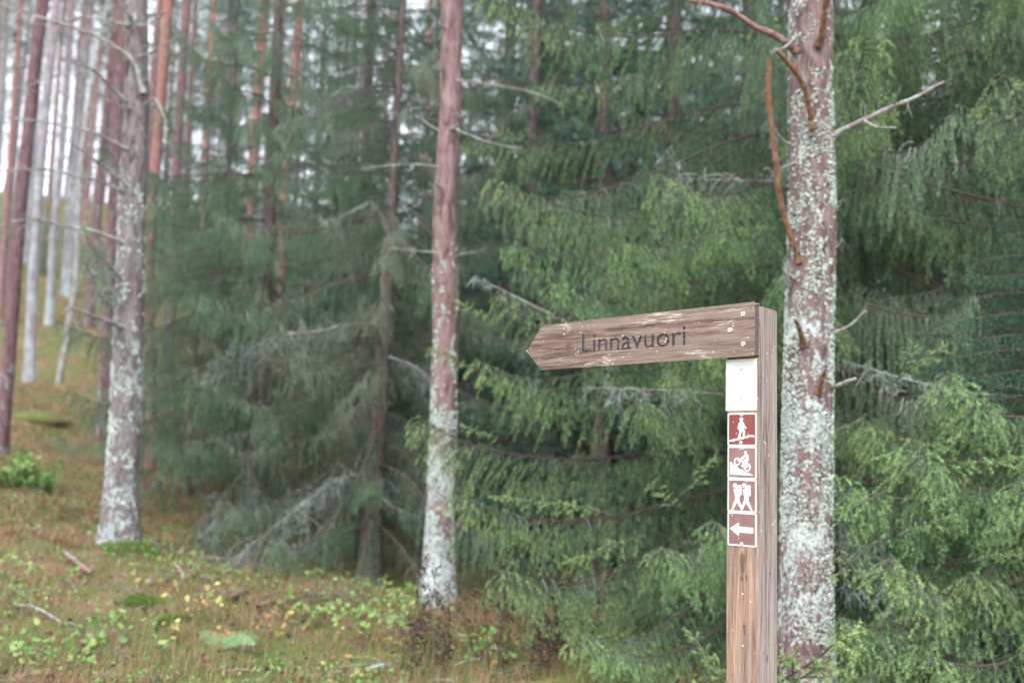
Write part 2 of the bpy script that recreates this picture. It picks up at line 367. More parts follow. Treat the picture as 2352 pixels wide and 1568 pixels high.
SPRAY = [spruce_branch('spray', L=.42, gap=.03, sec=.15, sec_hang=.4, ter=.06, ter_gap=.05, npm=900, nl=.013, nw=.003, splay=.9,
        axis_pts=[(0, 0, 0), (.14, .01*a, .005), (.28, -.01*a, .0), (.42, 0, -.005)], needle='needle_young', base_t=.45, tipt=.4, bare=.1, r0=.004) for a in (-1, 1, 2)]
DEADB = [lichen_branch('dead_branch', [(0, 0, 0), (.3, .03, .0), (.7, -.04, -.08), (1.1, .05, -.2)], .008, 16, .22, 90, .06) for a in range(3)]

def trunk_mesh(name, P, r0, r1, mat, sides=18, flare=.55, rough=.05, step=.08):
    P = spline(P, max(8, int(np.linalg.norm(np.asarray(P[-1])-P[0])/step)))
    s = np.linspace(0, 1, len(P)); hgt_ = P[:, 2]-P[0, 2]
    rad = r0+(r1-r0)*s+r0*flare*np.exp(-np.maximum(hgt_-.25, 0)/.22)*.6
    th = np.arange(sides)*2*math.pi/sides
    q = np.stack([np.cos(th)[None]*2.2+P[:, :1]*0, np.sin(th)[None]*2.2+P[:, :1]*0, (P[:, 2:3]*3.)+th[None]*0], -1)
    wob = 1+rough*vnoise(q+P[0, 0]*7, 5)+rough*.8*vnoise(q*3.1+P[0, 1]*3, 6)
    wob += flare*.3*np.exp(-np.maximum(hgt_, 0)/.3)[:, None]*np.sin(3*th+P[0, 0])[None]
    g = Geo(); tube(g, P, rad, sides, 0, .5, True, wob); return g.mesh(name, [M[mat]], True), P, rad
def image_trunk(px0, py0, px1, Y, top_above=1.5, mid=()):
    """trunk axis in the plane y = Y from its foot to beyond the frame's top; mid = extra (px, py)"""
    b = at(px0, py0, Y); pts = [at(px, py, Y) for px, py in mid]; t = at(px1, 0, Y)
    up = norm(t-(pts[-1] if pts else b)); b0 = b.copy(); b0[2] = min(b[2], float(hgt0(b[0], b[1])))-.15
    return b, np.array([b0, *pts, t, t+up*top_above])
def limb(parent, origin, pts, r, mat='deadwood', name='dead_branch', twigs=0, tw=.1, strands=0, label=None, r1=None, st_len=.05):
    """a branch along world points, as a child whose coordinates are relative to its thing"""
    P = spline(np.asarray(pts), max(8, 5*len(pts))); P = P+np.cumsum(rng.normal(0, .0015, P.shape), 0)*min(1, r*60); g = Geo()
    s = np.linspace(0, 1, len(P)); r1 = r*.4 if r1 is None else r1
    tube(g, P-origin, (r*(1-s)+r1*s)*(1+.05*rng.normal(size=len(P))+.22*(rng.random(len(P)) < .14)+.5*np.exp(-np.arange(len(P))/1.5)), 8, 0, .5); T = norm(np.gradient(P, axis=0)); lines = [P]
    for k in range(twigs):
        i = rng.integers(2, len(P)-1); Q = walk(P[i], T[i]*.5+rng.normal(0, .6, 3), tw*rng.uniform(.4, 1.4), 5, .3, .45)
        tube(g, Q-origin, np.linspace(r*.25+.001, .001, 6), 4, 0, .6, cap=False); lines.append(Q)
    for k in range(strands):
        Q = lines[rng.integers(len(lines))]; l = st_len*rng.uniform(.4, 1.4)
        W = walk(Q[rng.integers(0, len(Q))], rng.normal(0, .8, 3), l, 4, 2., .6); tube(g, W-origin, np.linspace(.002, .0008, 5), 3, 1, rng.random(), cap=False)
    o = obj(name, g.mesh(name, [M[mat], M['lichen']]), parent)
    if label: o['label'] = label
    return o
def rosettes(parent, P, rad, origin, n, zr, dens, size=(.004, .014), side=None):
    """crust and leafy lichen growing on the bark: small bumpy cushions"""
    g = Geo(); made = 0; tries = 0
    i0 = P[:, 2]; T, A, B = frames(P)
    while made < n and tries < n*8:
        tries += 1; z = rng.uniform(*zr); i = int(np.clip(np.searchsorted(i0, z), 1, len(P)-2)); th = rng.uniform(0, 2*math.pi)
        if th > math.pi and rng.random() < .0: continue
        v = 1.15*vnoise(np.array([math.cos(th)*1.7, math.sin(th)*1.7, z*7.]), 9)+.75*vnoise(np.array([math.cos(th)*5, math.sin(th)*5, z*28.]), 10)+.4*vnoise(np.array([math.cos(th)*11, math.sin(th)*11, z*60.]), 12)
        if v < dens(z): continue
        u = (z-i0[i-1])/max(i0[i]-i0[i-1], 1e-6); c = P[i-1]+(P[i]-P[i-1])*u; nrm = math.cos(th)*A[i]+math.sin(th)*B[i]
        p = c+nrm*rad[i]*1.0; a = norm(np.cross(nrm, T[i]+rng.normal(0, .2, 3))); b = np.cross(nrm, a)
        s = rng.uniform(*size)*rng.uniform(.6, 1.4); k = 6; f = np.arange(k)*2*math.pi/k+rng.random()
        rr = s*rng.uniform(.6, 1.3, k)
        ring = p+rr[:, None]*(np.cos(f)[:, None]*a+np.sin(f)[:, None]*b)+nrm*(-.002)
        ring2 = p+.6*rr[:, None]*(np.cos(f)[:, None]*a+np.sin(f)[:, None]*b)+nrm*(s*rng.uniform(.25, .7, k)[:, None]+.001)
        V = np.vstack([ring, ring2, p+nrm*s*.35])-origin; j = np.arange(k); q = (j+1) % k
        t = np.concatenate([np.stack([j, q, q+k], -1), np.stack([j, q+k, j+k], -1), np.stack([j+k, q+k, np.full(k, 2*k)], -1)])
        g.add(V, t, 0, np.clip(rng.normal(.55, .25), 0, 1)); made += 1
    return obj('lichen', g.mesh('lichen', [M['rosette']]), parent)

def pine(label, px0, py0, px1, Y, diam, mat, top=.7, mid=(), group='pine trunks of the stand', lich=None, above=1.5, sides=18, name='pine_tree', dead=0, rough=.05, cat='pine tree'):
    b, P = image_trunk(px0, py0, px1, Y, above, mid)
    e = empty(name, b, label, cat, group)
    me, PP, rad = trunk_mesh('trunk', P-b, diam/2, diam/2*top, mat, sides, rough=rough); tr = obj('trunk', me, e)
    if lich: rosettes(tr, PP, rad, np.zeros(3), *lich)
    for k in range(dead):
        z = rng.uniform(.25, .95); i = int(z*(len(PP)-1)); az = rng.uniform(0, 2*math.pi)
        obj('dead_branch', DEADB[k % 3], e, PP[i]+np.array([math.cos(az), math.sin(az), 0])*rad[i]*.6, (0, rng.uniform(-.3, .4), az), rng.uniform(.5, 1.1))
    return e, b, PP, rad

# ------------------------------------------------------------------ the named pines of the photograph
G1 = 'pines standing in the forest'
pr, bR, PR, rR = pine('thick pine right behind the signpost, crusted with pale lichen, with an upright broken orange branch', 1850, 1640, 1862, 4.8, .247, 'bark_right', .80,
    mid=[(1852, 1300), (1856, 900), (1864, 500), (1862, 250)], group=G1, lich=(15000, (.0, 3.4), lambda z: -.35 if z < 1.3 else -.35+.27*(z-1.3), (.003, .0085)), sides=44, rough=.05, above=.9)
pl, bL, PL, rL = pine('stout grey lichened pine at left with many bare twiggy side branches', 272, 1262, 312, 8.2, .258, 'bark_left', .66,
    mid=[(290, 900), (303, 500), (312, 250)], group=G1, lich=(3500, (.0, 3.2), lambda z: .1+.18*z, (.005, .013)), sides=32, rough=.05)
pm, bM, PM, rM = pine('slim reddish pine left of the sign board, white with lichen towards its foot', 1006, 1385, 1038, 7.3, .205, 'bark_mid', .72,
    mid=[(1012, 1150), (1022, 850), (1022, 500), (1034, 250)], group=G1, lich=(5200, (.0, 2.6), lambda z: -.25+.36*z, (.004, .011)), sides=30, rough=.04)
pine('dark purple leaning pine at the left edge of the picture', -2, 1050, 98, 12.2, .165, 'bark_purple', .85, mid=[(22, 800), (45, 500), (75, 200)], group=G1, dead=3)
pine('pale bluish slim pine just right of the leaning purple one', 66, 892, 130, 21, .22, 'bark_grey', .8, mid=[(78, 600), (100, 300)], group=G1, dead=4)
pine('thin whitish pine with a peeled patch of bare wood at its foot on the slope', 114, 748, 165, 27, .22, 'bark_grey', .8, mid=[(122, 560), (145, 300)], group=G1, dead=4)
pine('pale violet pine highest up the open slope', 150, 682, 210, 31, .26, 'bark_grey', .8, mid=[(160, 500), (185, 250)], group=G1, dead=4)
pine('thin pale pine far off at the left edge, half way up the hill', 14, 522, 46, 40, .22, 'bark_grey', .8, group=G1, dead=4)
pine('dark grey pine half hidden behind the stout lichened one', 239, 1002, 285, 14, .21, 'bark_purple', .8, mid=[(250, 750), (262, 500)], group=G1, dead=2)
pine('orange pink pine just right of the stout lichened one, pale at the foot', 352, 1095, 388, 13, .155, 'bark_orange', .9, mid=[(340, 700), (352, 450), (368, 250)], group=G1, dead=2)
pine('straight dark red pine against the bright sky gap', 385, 905, 430, 17, .165, 'bark_purple', .9, mid=[(396, 600), (408, 350)], group=G1, dead=3)
pine('very thin pinkish pine right of the dark red one', 448, 800, 492, 24, .16, 'bark_orange', .8, mid=[(458, 550), (475, 300)], group=G1, dead=4)
pine('orange pine showing above the left spruces, left one of two', 560, 800, 608, 22, .22, 'bark_orange', .9, mid=[(575, 450)], group=G1, dead=4)
pine('orange pine showing above the left spruces, right one of two', 640, 820, 692, 20, .20, 'bark_orange', .9, mid=[(655, 450)], group=G1, dead=4)
pine('thin bright orange pine just left of the slim reddish pine', 968, 700, 990, 24, .17, 'bark_orange', .9, group=G1, dead=4)
pine('thin orange pine right of the slim reddish pine, the thinner of two', 1128, 800, 1172, 18, .15, 'bark_orange', .85, mid=[(1146, 500)], group=G1, dead=2)
pine('orange pine right of the slim reddish pine, the thicker of two', 1195, 800, 1240, 15, .16, 'bark_orange', .8, mid=[(1206, 450)], group=G1, dead=2)
pine('slender grey pine low behind the left spruces', 500, 1120, 520, 14, .15, 'bark_grey', .8, group=G1)
# leaning broken snag
e = empty('snag', at(176, 600, 19), 'pale bare leaning snag between the pines at upper left', 'dead tree')
g = Geo(); b = np.array(e.location); P = spline([at(176, 640, 19)-b, at(186, 380, 19)-b, at(212, 190, 19)-b, at(240, 40, 19)-b, at(262, -60, 19)-b], 20)
gz = float(hgt0(b[0], b[1])); P = np.vstack([[P[0][0]-.2, 0, gz-b[2]-.1], P]); tube(g, P, np.linspace(.06, .03, len(P)), 10); tr = obj('trunk', g.mesh('trunk', [M['deadwood']], True), e)
e.name = 'leaning_snag'

# branches of the right pine
def L3(pts, Y0, Y1=None):
    Y1 = Y0 if Y1 is None else Y1
    return [at(px, py, Y0+(Y1-Y0)*i/(len(pts)-1)) for i, (px, py) in enumerate(pts)]
def lb(par, org, pts, Y0, Y1, r, **k): return limb(par, org, L3(pts, Y0, Y1), r, **k)
lb(pr, bR, [(1836, 604), (1820, 560), (1800, 500), (1786, 450), (1778, 380), (1769, 300), (1760, 225), (1762, 142)], 4.72, 4.55, .0148, mat='peeled', r1=.014, twigs=16, tw=.05, strands=60, st_len=.03, label='upright broken orange branch')
lb(pr, bR, [(1868, 300), (1862, 255), (1848, 205), (1822, 160), (1782, 115)], 4.66, 4.5, .014, mat='peeled', r1=.011, label='short crooked olive brown branch')
lb(pr, bR, [(1880, 105), (1889, 60), (1898, 10), (1905, -40)], 4.68, 4.5, .017, mat='peeled', r1=.013)
lb(pr, bR, [(1830, 120), (1785, 85), (1732, 60), (1672, 22), (1600, 5), (1500, -14)], 4.74, 4.5, .016, mat='bark_orange', r1=.009, twigs=8, tw=.07, strands=25, label='long pinkish branch')
lb(pr, bR, [(1908, 312), (1960, 285), (2040, 252), (2110, 222), (2170, 190)], 4.78, 4.6, .015, r1=.006, twigs=8, tw=.10, strands=15, label='pale bare branch')
lb(pr, bR, [(1985, 278), (2015, 292), (2058, 294)], 4.7, 4.65, .006, r1=.003)
lb(pr, bR, [(1908, 768), (1950, 750), (1988, 716)], 4.76, 4.6, .009, r1=.007, name='branch_stub')
lb(pr, bR, [(1905, 892), (1935, 880), (1966, 868)], 4.74, 4.6, .011, r1=.008, name='branch_stub')
lb(pr, bR, [(1845, 790), (1838, 765), (1829, 738)], 4.68, 4.58, .014, r1=.007, mat='peeled', name='branch_stub')
lb(pr, bR, [(1880, 900), (1886, 878), (1893, 850)], 4.68, 4.58, .013, r1=.007, mat='peeled', name='branch_stub')
lb(pr, bR, [(1822, 335), (1795, 318), (1768, 275)], 4.74, 4.7, .006, twigs=5, tw=.06, strands=18, name='lichened_twig')
lb(pr, bR, [(1825, 375), (1800, 385), (1770, 395)], 4.72, 4.66, .006, twigs=4, tw=.05, strands=18, name='lichened_twig')
lb(pr, bR, [(1830, 85), (1800, 110), (1770, 118)], 4.7, 4.6, .007, twigs=5, tw=.06, strands=18, name='lichened_twig')
lb(pr, bR, [(1825, 640), (1802, 625), (1796, 600)], 4.72, 4.68, .009, twigs=2, tw=.04, strands=14, name='branch_stub')
for yy in (560, 470): lb(pr, bR, [(1900, yy+20), (1925, yy+5), (1935, yy-12)], 4.76, 4.7, .007, twigs=2, tw=.03, strands=6, name='branch_stub')
# branches of the left pine
for pts, r, tw_, st in [([(330, 215), (307, 142), (262, 105), (221, 81), (180, 66), (131, 49), (79, 34), (0, 9)], .020, 10, 20),
    ([(335, 240), (354, 225), (372, 250), (388, 300)], .010, 6, 20),
    ([(300, 60), (200, 40), (130, 56), (75, 58), (0, 84)], .009, 8, 20),
    ([(292, 235), (225, 172), (200, 155), (165, 145)], .013, 6, 40), ([(296, 345), (244, 319), (210, 302), (150, 289), (90, 277), (0, 268), (-60, 270)], .013, 14, 60),
    ([(285, 440), (232, 416), (180, 405), (112, 390), (0, 392), (-80, 396)], .012, 10, 30), ([(300, 430), (240, 382), (210, 360), (165, 330)], .013, 8, 30),
    ([(290, 558), (210, 529), (150, 521), (94, 503), (30, 506)], .015, 14, 110), ([(284, 752), (225, 729), (169, 709), (150, 714)], .017, 8, 60),
    ([(318, 60), (345, 54), (390, 22)], .010, 4, 14), ([(322, 130), (349, 120), (371, 105), (424, 80)], .010, 6, 30), ([(300, 40), (290, 30), (262, 0), (240, -30)], .013, 4, 10),
    ([(300, 250), (262, 240), (215, 205), (150, 170), (60, 200), (0, 215)], .008, 10, 30), ([(300, 500), (345, 470), (352, 440)], .008, 4, 30),
    ([(278, 640), (240, 600), (205, 560), (190, 520)], .009, 12, 150), ([(284, 700), (238, 690), (215, 640), (195, 600)], .009, 12, 150), ([(270, 660), (240, 665), (225, 700)], .007, 8, 110)]:
    lb(pl, bL, pts, 8.1, 8.1-rng.uniform(.1, .8), r, twigs=tw_, tw=.22, strands=st, r1=r*.35, st_len=.07)
for pts, r in [([(1030, 70), (1010, 57), (984, 27)], .011), ([(1025, 312), (1000, 296), (955, 267)], .012), ([(1035, 298), (1048, 290), (1064, 265)], .013), ([(1025, 440), (1008, 428), (1002, 420)], .012),
    ([(1040, 295), (1070, 308), (1128, 330), (1200, 345)], .008), ([(1045, 185), (1100, 190), (1215, 210), (1290, 240)], .008), ([(1005, 385), (970, 378), (890, 380), (830, 390)], .007),
    ([(1040, 590), (1075, 580), (1100, 575)], .006), ([(1000, 580), (960, 575), (900, 570)], .007)]:
    lb(pm, bM, pts, 7.25, 7.25-rng.uniform(-.2, .4), r, twigs=3, tw=.1, strands=14, r1=r*.4)

# ------------------------------------------------------------------ the near spruces
def crown_top(kinds, n, R0, z0, z1, H, seed):
    """joined upper crown above the frame (one mesh)"""
    g = Geo()
    for k in range(n):
        z = z0+(z1-z0)*(k+.5)/n; az = k*2.39996+rng.uniform(-.3, .3); s = R0*max(.15, 1-z/H)**.8*rng.uniform(.85, 1.1)
        v, t, m_, c = kinds[k % len(kinds)]; v = v*s; tilt = -.1+.35*(z/H); ct, st = math.cos(tilt), math.sin(tilt)
        x = v[:, 0]*ct-v[:, 2]*st; zz = v[:, 0]*st+v[:, 2]*ct; ca, sa = math.cos(az), math.sin(az)
        q = np.stack([x*ca-v[:, 1]*sa, x*sa+v[:, 1]*ca, zz+z], -1)
        g.v.append(q); g.t.append(t+g.n); g.m.append(m_); g.c.append(c); g.n += len(q)
    return g
def low_branch(L, seed, fat=1.):
    """unit-length branch with coarse needles for far trees and for crowns above the frame"""
    g = Geo(); P = spline([(0, 0, 0), (.3, .02, -.03), (.7, -.02, -.14), (1, 0, -.13)], 10); tube(g, P, np.linspace(.012, .003, 10), 3, 0, .4, cap=False)
    sa, sd_, sl_, st_ = [], [], [], []; side = 1
    for k in range(46):
        u = .12+.88*(k+rng.random())/46; side = -side; i = min(int(u*9), 8); p = P[i]+(P[i+1]-P[i])*(u*9-i)
        l = .26*(min(1, u/.3)*(1-u)**.5+.15)*rng.uniform(.6, 1.3); Q = walk(p, [.8, side*.9, rng.uniform(-.4, .2)], l, 3, 2.0, .15)
        dd = np.diff(Q, axis=0); ll = np.linalg.norm(dd, axis=1); sa.extend(Q[:-1]); sd_.extend(dd/ll[:, None]); sl_.extend(ll); st_.extend([.3+.4*u]*3)
    needles(g, np.array(sa), np.array(sd_), np.array(sl_), 110, .03*fat, .012*fat, 1, np.array(st_), .2, .8); return g.merged()
LOWB = [low_branch(1, k) for k in range(4)]
def pine_tuft_crown(n_cl, r, z0, z1):
    """pine crown: clumps of needle tufts on short boughs"""
    g = Geo()
    for k in range(n_cl):
        z = rng.uniform(z0, z1); az = rng.uniform(0, 2*math.pi); u = (z-z0)/(z1-z0); R_ = r*(1-.55*u)*rng.uniform(.5, 1.1)
        a = np.array([0, 0, z]); b_ = np.array([math.cos(az)*R_, math.sin(az)*R_, z+rng.uniform(-.1, .9)]); tube(g, spline([a, (a+b_)/2+[0, 0, -.1], b_], 6), np.linspace(.05, .015, 6), 4, 0, .5, cap=False)
        N = 46; c = b_+rng.normal(0, 1, (N, 3))*[.42, .42, .22]; d = norm(rng.normal(0, 1, (N, 3))+[0, 0, .6])
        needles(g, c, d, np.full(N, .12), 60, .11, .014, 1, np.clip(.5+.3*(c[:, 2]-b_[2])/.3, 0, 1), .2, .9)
    return g

def spruce(label, px, pyb, Y, diam, R0, H, z0, z1, n, kinds, seed, mat='bark_spruce', px1=None, scale_len=2.0, tilt=(-.05, .25), near_only=None, dens_pow=.75, group='spruces standing in the forest', mid=(), face=0.):
    b = at(px, pyb, Y); b[2] = float(hgt0(b[0], b[1])); lean = (at(px1, 0, Y)-at(px, pyb, Y)) if px1 is not None else np.array([0, 0, 5.])
    lean = lean/lean[2]; e = empty('spruce_tree', b, label, 'spruce tree', group)
    P = np.array([[0, 0, -.2], *[(at(a_, b_, Y)-b) for a_, b_ in mid], lean*H]) if not mid else np.array([[0, 0, -.2], *[(at(a_, b_, Y)-b) for a_, b_ in mid], (at(mid[-1][0], mid[-1][1], Y)-b)+lean*(H-(at(mid[-1][0], mid[-1][1], Y)-b)[2])])
    me, PP, rad = trunk_mesh('trunk', P, diam/2, .015, mat, 16); obj('trunk', me, e)
    zz = PP[:, 2]
    for k in range(n):
        z = z0+(z1-z0)*(k+rng.random()*.8)/n; az = k*2.39996+seed+rng.uniform(-.35, .35); az = -math.pi/2+rng.uniform(-1.1, 1.1) if rng.random() < face else az; c = np.array([np.interp(z, zz, PP[:, 0]), np.interp(z, zz, PP[:, 1]), z])
        kd, Ls = kinds[rng.integers(len(kinds))]; me = kd[rng.integers(len(kd))]
        s = R0*max(.12, 1-z/H)**dens_pow*rng.uniform(.72, 1.12)/Ls; tl = tilt[0]+(tilt[1]-tilt[0])*z/H+rng.uniform(-.12, .12)
        if near_only is not None and math.sin(az) > near_only: continue
        obj('branch', me, e, c, (rng.uniform(-.15, .15), -tl, az), (s, s, s*rng.uniform(.9, 1.15)))
    g = crown_top(LOWB, 60, R0*1.0, z1, H, H, seed); obj('crown', g.mesh('crown', [M['twig'], M['needle_far']]), e)
    return e, b, PP
W, F, T_, D_, FL = (WEEP, 2.0), (FAN, 1.3), (THIN, 1.8), (DRAPE, 1.7), (FANL, 2.4)
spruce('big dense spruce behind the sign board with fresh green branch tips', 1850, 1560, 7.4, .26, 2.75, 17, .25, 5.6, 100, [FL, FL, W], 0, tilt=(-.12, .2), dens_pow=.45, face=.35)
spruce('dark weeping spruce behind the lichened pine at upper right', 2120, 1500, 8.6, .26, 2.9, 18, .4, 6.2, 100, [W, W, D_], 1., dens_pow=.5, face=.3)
spruce('spruce at the right edge whose branches hang long over the picture', 2640, 1560, 7.0, .28, 3.1, 18, .5, 5.4, 100, [W, W, FL], 2.1, dens_pow=.5)
spruce('low bright green young spruce right of the lichened pine', 2420, 1640, 5.35, .10, 1.35, 3.2, .1, 1.75, 80, [F], .6, tilt=(-.1, .35))
spN, bN, PN = spruce('tall sparse spruce with a bare brown trunk left of the slim reddish pine', 845, 1368, 9.6, .21, 2.1, 15, .5, 6.4, 92, [T_, T_, D_], .3, px1=925, mid=[(868, 1000), (892, 600), (912, 250)], tilt=(-.2, .15), face=.3)
spS, bS, PS = spruce('dense drooping spruce in the left centre, nearly hiding its dark trunk', 588, 1215, 11, .22, 2.6, 9.5, .7, 6.8, 98, [D_], 1.7, px1=640, tilt=(-.25, .2), face=.4)
spruce('grey green spruce between the two left ones', 800, 1290, 12.5, .18, 2.1, 13, .8, 7, 98, [D_], 2.9, tilt=(-.2, .2), face=.4)
spruce('spruce standing behind the dense drooping one, to its left', 480, 1160, 13, .18, 2.1, 7.2, .8, 6, 96, [D_], 3.6, tilt=(-.2, .2), face=.4)
spruce('small leafy spruce just right of the stout left pine', 425, 1190, 12, .10, 1.15, 5.2, .4, 4.6, 70, [D_], 4.4, tilt=(-.1, .2))
spruce('spruce in the dark gap between the slim reddish pine and the sign', 1200, 1400, 11.5, .2, 2.2, 14, .5, 7, 92, [D_, T_, W], 5.2, tilt=(-.2, .2))

# hand-placed sprays of the near spruces, each on its own thing below
def place_branch(parent, me, base, tip, Ls, roll=0.0, name='branch', fat=1.):
    v = np.asarray(tip)-np.asarray(base); s = np.linalg.norm(v)/Ls; az = math.atan2(v[1], v[0]); el = math.atan2(v[2], math.hypot(v[0], v[1]))
    o = obj(name, me, parent, np.asarray(base)-np.array(parent.location), (roll, -el, az), (s, s*fat, s*fat)); return o
SP = {o['label'][:12]: o for o in bpy.data.objects if o.name.startswith('spruce_tree')}
sign_spruce = SP['big dense sp']; young = SP['low bright g']; edge = SP['spruce at th']
for (bx, by, bY), (tx, ty, tY), k, f in [((1560, 1060, 7.3), (1000, 810, 6.2), 0, 1.1), ((1580, 1130, 7.3), (1065, 985, 6.0), 1, 1.1), ((1560, 1180, 7.2), (1130, 1140, 5.7), 2, 1.2), ((1600, 1290, 7.0), (900, 1370, 6.3), 0, 1.2),
      ((1600, 1240, 7.2), (1300, 1270, 5.4), 1, 1.2), ((1620, 1120, 7.1), (1520, 1100, 5.2), 2, 1.1), ((1620, 760, 7.2), (1150, 560, 6.2), 0, 1.), ((1600, 520, 7.3), (1140, 300, 6.3), 1, 1.), ((1640, 560, 7.1), (1600, 620, 5.3), 2, 1.2),
      ((1600, 900, 7.2), (1110, 700, 6.3), 1, 1.1), ((1600, 1320, 7.0), (1420, 1330, 5.2), 0, 1.1), ((1610, 1180, 7.0), (1640, 1060, 5.1), 1, 1.), ((1600, 420, 7.3), (1380, 420, 5.7), 0, 1.1), ((1600, 1400, 7.0), (1130, 1440, 6.0), 1, 1.1)]:
    place_branch(sign_spruce, FANL[k], at(bx+250, by, bY), at(tx, ty, tY), 2.4, rng.uniform(-.2, .2), fat=f)
for (bx, by, bY), (tx, ty, tY), k, f in [((2450, 1150, 5.3), (1885, 1010, 4.9), 0, 1.2), ((2450, 1000, 5.3), (2170, 800, 4.6), 1, 1.1), ((2450, 1300, 5.2), (1905, 1335, 4.55), 2, 1.1), ((2430, 1180, 5.3), (2110, 950, 4.5), 0, 1.0),
      ((2400, 1400, 5.2), (2050, 1200, 4.4), 1, 1.1), ((2500, 1250, 5.2), (2330, 1040, 4.4), 2, 1.1), ((2480, 1500, 5.1), (2120, 1420, 4.4), 0, 1.), ((2520, 1100, 5.3), (1990, 900, 4.9), 2, 1.1)]:
    place_branch(young, FAN[k], at(bx, by, bY), at(tx, ty, tY), 1.3, rng.uniform(-.2, .2), fat=f)
for (bx, by, bY), (tx, ty, tY), k in [((2640, 250, 7), (1925, 520, 6.2), 0), ((2640, 60, 7), (1920, 260, 6.3), 1), ((2640, 420, 7), (2000, 560, 5.6), 2), ((2660, 100, 7), (2150, 60, 5.6), 3), ((2640, 600, 7), (2180, 620, 5.6), 0)]:
    place_branch(edge, WEEP[k], at(bx, by, bY), at(tx, ty, tY), 2.0, rng.uniform(-.1, .1))
for par, lst in ((young, [((2050, 880, 4.75), (2170, 792, 4.6), 0), ((2060, 870, 4.75), (2108, 785, 4.65), 1), ((2120, 1030, 4.6), (2215, 935, 4.45), 2), ((2100, 1060, 4.6), (2190, 1000, 4.4), 0), ((2120, 1080, 4.6), (2340, 1050, 4.4), 1),
      ((1990, 950, 4.8), (1880, 1020, 4.7), 2), ((2020, 1240, 4.5), (1905, 1330, 4.45), 0), ((2060, 1230, 4.5), (2190, 1180, 4.4), 1), ((2230, 1290, 4.5), (2350, 1270, 4.4), 2), ((2040, 1120, 4.6), (1925, 1190, 4.5), 1)]),
      (sign_spruce, [((1100, 850, 6.1), (985, 800, 6.0), 0), ((1150, 1010, 6.), (1062, 975, 5.9), 1), ((1250, 1160, 5.7), (1130, 1140, 5.6), 2), ((1400, 1180, 5.4), (1240, 1150, 5.4), 0), ((1480, 1230, 5.3), (1300, 1290, 5.2), 1), ((1560, 1140, 5.1), (1640, 1050, 5.), 2),
      ((1570, 1170, 5.1), (1490, 1110, 5.), 0), ((1020, 1370, 6.2), (900, 1375, 6.1), 2), ((1650, 530, 5.5), (1760, 520, 5.3), 1), ((1240, 330, 6.2), (1145, 300, 6.1), 2), ((1660, 560, 5.4), (1590, 600, 5.3), 0), ((1150, 740, 6.2), (1050, 690, 6.1), 1), ((1060, 1450, 6), (960, 1400, 6), 0)])):
    for (bx, by, bY), (tx, ty, tY), k in lst:
        v_ = at(tx, ty, tY)-at(bx, by, bY); place_branch(par, SPRAY[k], at(bx, by, bY), at(tx, ty, tY), .42, rng.uniform(-.3, .3), 'spray', fat=1.1)
# small fir seedling at the foot of the post and lichened dead limbs
sd_ = empty('spruce_sapling', at(1700, 1600, 4.2), 'small bright spruce sapling peeping out at the foot of the signpost', 'spruce sapling')
for tx, ty, tY, k in [(1945, 1445, 3.95, 0), (1905, 1510, 4.1, 1), (1585, 1450, 4.3, 2), (1640, 1500, 4.4, 0), (1830, 1490, 4.15, 1)]:
    place_branch(sd_, SPRAY[k], at(1720, 1640, 4.3), at(tx, ty, tY), .42, rng.uniform(-.3, .3), fat=1.2)
g = Geo(); tube(g, spline([(0, 0, -.6), (.05, .03, -.2), (.03, .05, .15)], 10), np.linspace(.012, .004, 10), 6); obj('trunk', g.mesh('trunk', [M['bark_spruce']]), sd_)
def lichen_limb(par, pts, Y0, Y1, r, tw_, tl, st, sl_, fl=.004):
    b = np.array(par.location); me = lichen_branch('lichened_branch', [p-b for p in L3(pts, Y0, Y1)], r, tw_, tl, st, sl_, fluff=fl, hang=2.5); return obj('lichened_branch', me, par)
lichen_limb(spN, [(848, 1120), (830, 1100), (790, 1095), (735, 1130), (660, 1185), (560, 1265), (480, 1330)], 9.4, 8.4, .013, 40, .42, 420, .15)
lichen_limb(spN, [(885, 745), (800, 745), (740, 758), (640, 772), (570, 800), (480, 835)], 9.4, 8.6, .011, 30, .36, 300, .12)
lichen_limb(spN, [(900, 560), (860, 470), (820, 480), (765, 505), (735, 505)], 9.4, 8.8, .008, 14, .16, 110, .08)
lichen_limb(spN, [(895, 820), (950, 840), (1000, 880)], 9.4, 9.0, .010, 12, .2, 120, .08)
lichen_limb(spN, [(860, 1130), (900, 1160), (960, 1190)], 9.4, 9.1, .010, 8, .2, 60, .08)
lichen_limb(spN, [(880, 240), (800, 200), (720, 260), (640, 290)], 9.4, 8.9, .009, 16, .3, 120, .08)
lichen_limb(spS, [(560, 1080), (520, 1130), (495, 1180), (490, 1260)], 10.8, 9.2, .007, 10, .2, 200, .14, .006)
lichen_limb(sign_spruce, [(1300, 740), (1200, 690), (1130, 655), (1088, 632)], 6.6, 6.3, .010, 10, .12, 60, .05)
lichen_limb(sign_spruce, [(1660, 905), (1500, 895), (1350, 890)], 6.0, 5.8, .006, 18, .22, 130, .08, .003)
lichen_limb(sign_spruce, [(1790, 420), (1700, 415), (1560, 410)], 6.9, 6.3, .010, 20, .3, 60, .10, .003)
lichen_limb(sign_spruce, [(1640, 485), (1590, 445), (1560, 395), (1541, 330)], 6.0, 5.6, .008, 6, .1, 20, .05, .003)
lichen_limb(young, [(2440, 915), (2250, 905), (2080, 870), (1925, 825)], 5.6, 5.2, .008, 22, .16, 180, .06, .003)
lichen_limb(young, [(2440, 1400), (2300, 1350), (2150, 1380), (2010, 1300), (1930, 1200)], 5.4, 5.0, .009, 40, .3, 420, .10, .003)
lichen_limb(young, [(2440, 1520), (2280, 1400), (2200, 1440), (2050, 1480)], 5.4, 4.9, .009, 30, .3, 300, .10, .003)

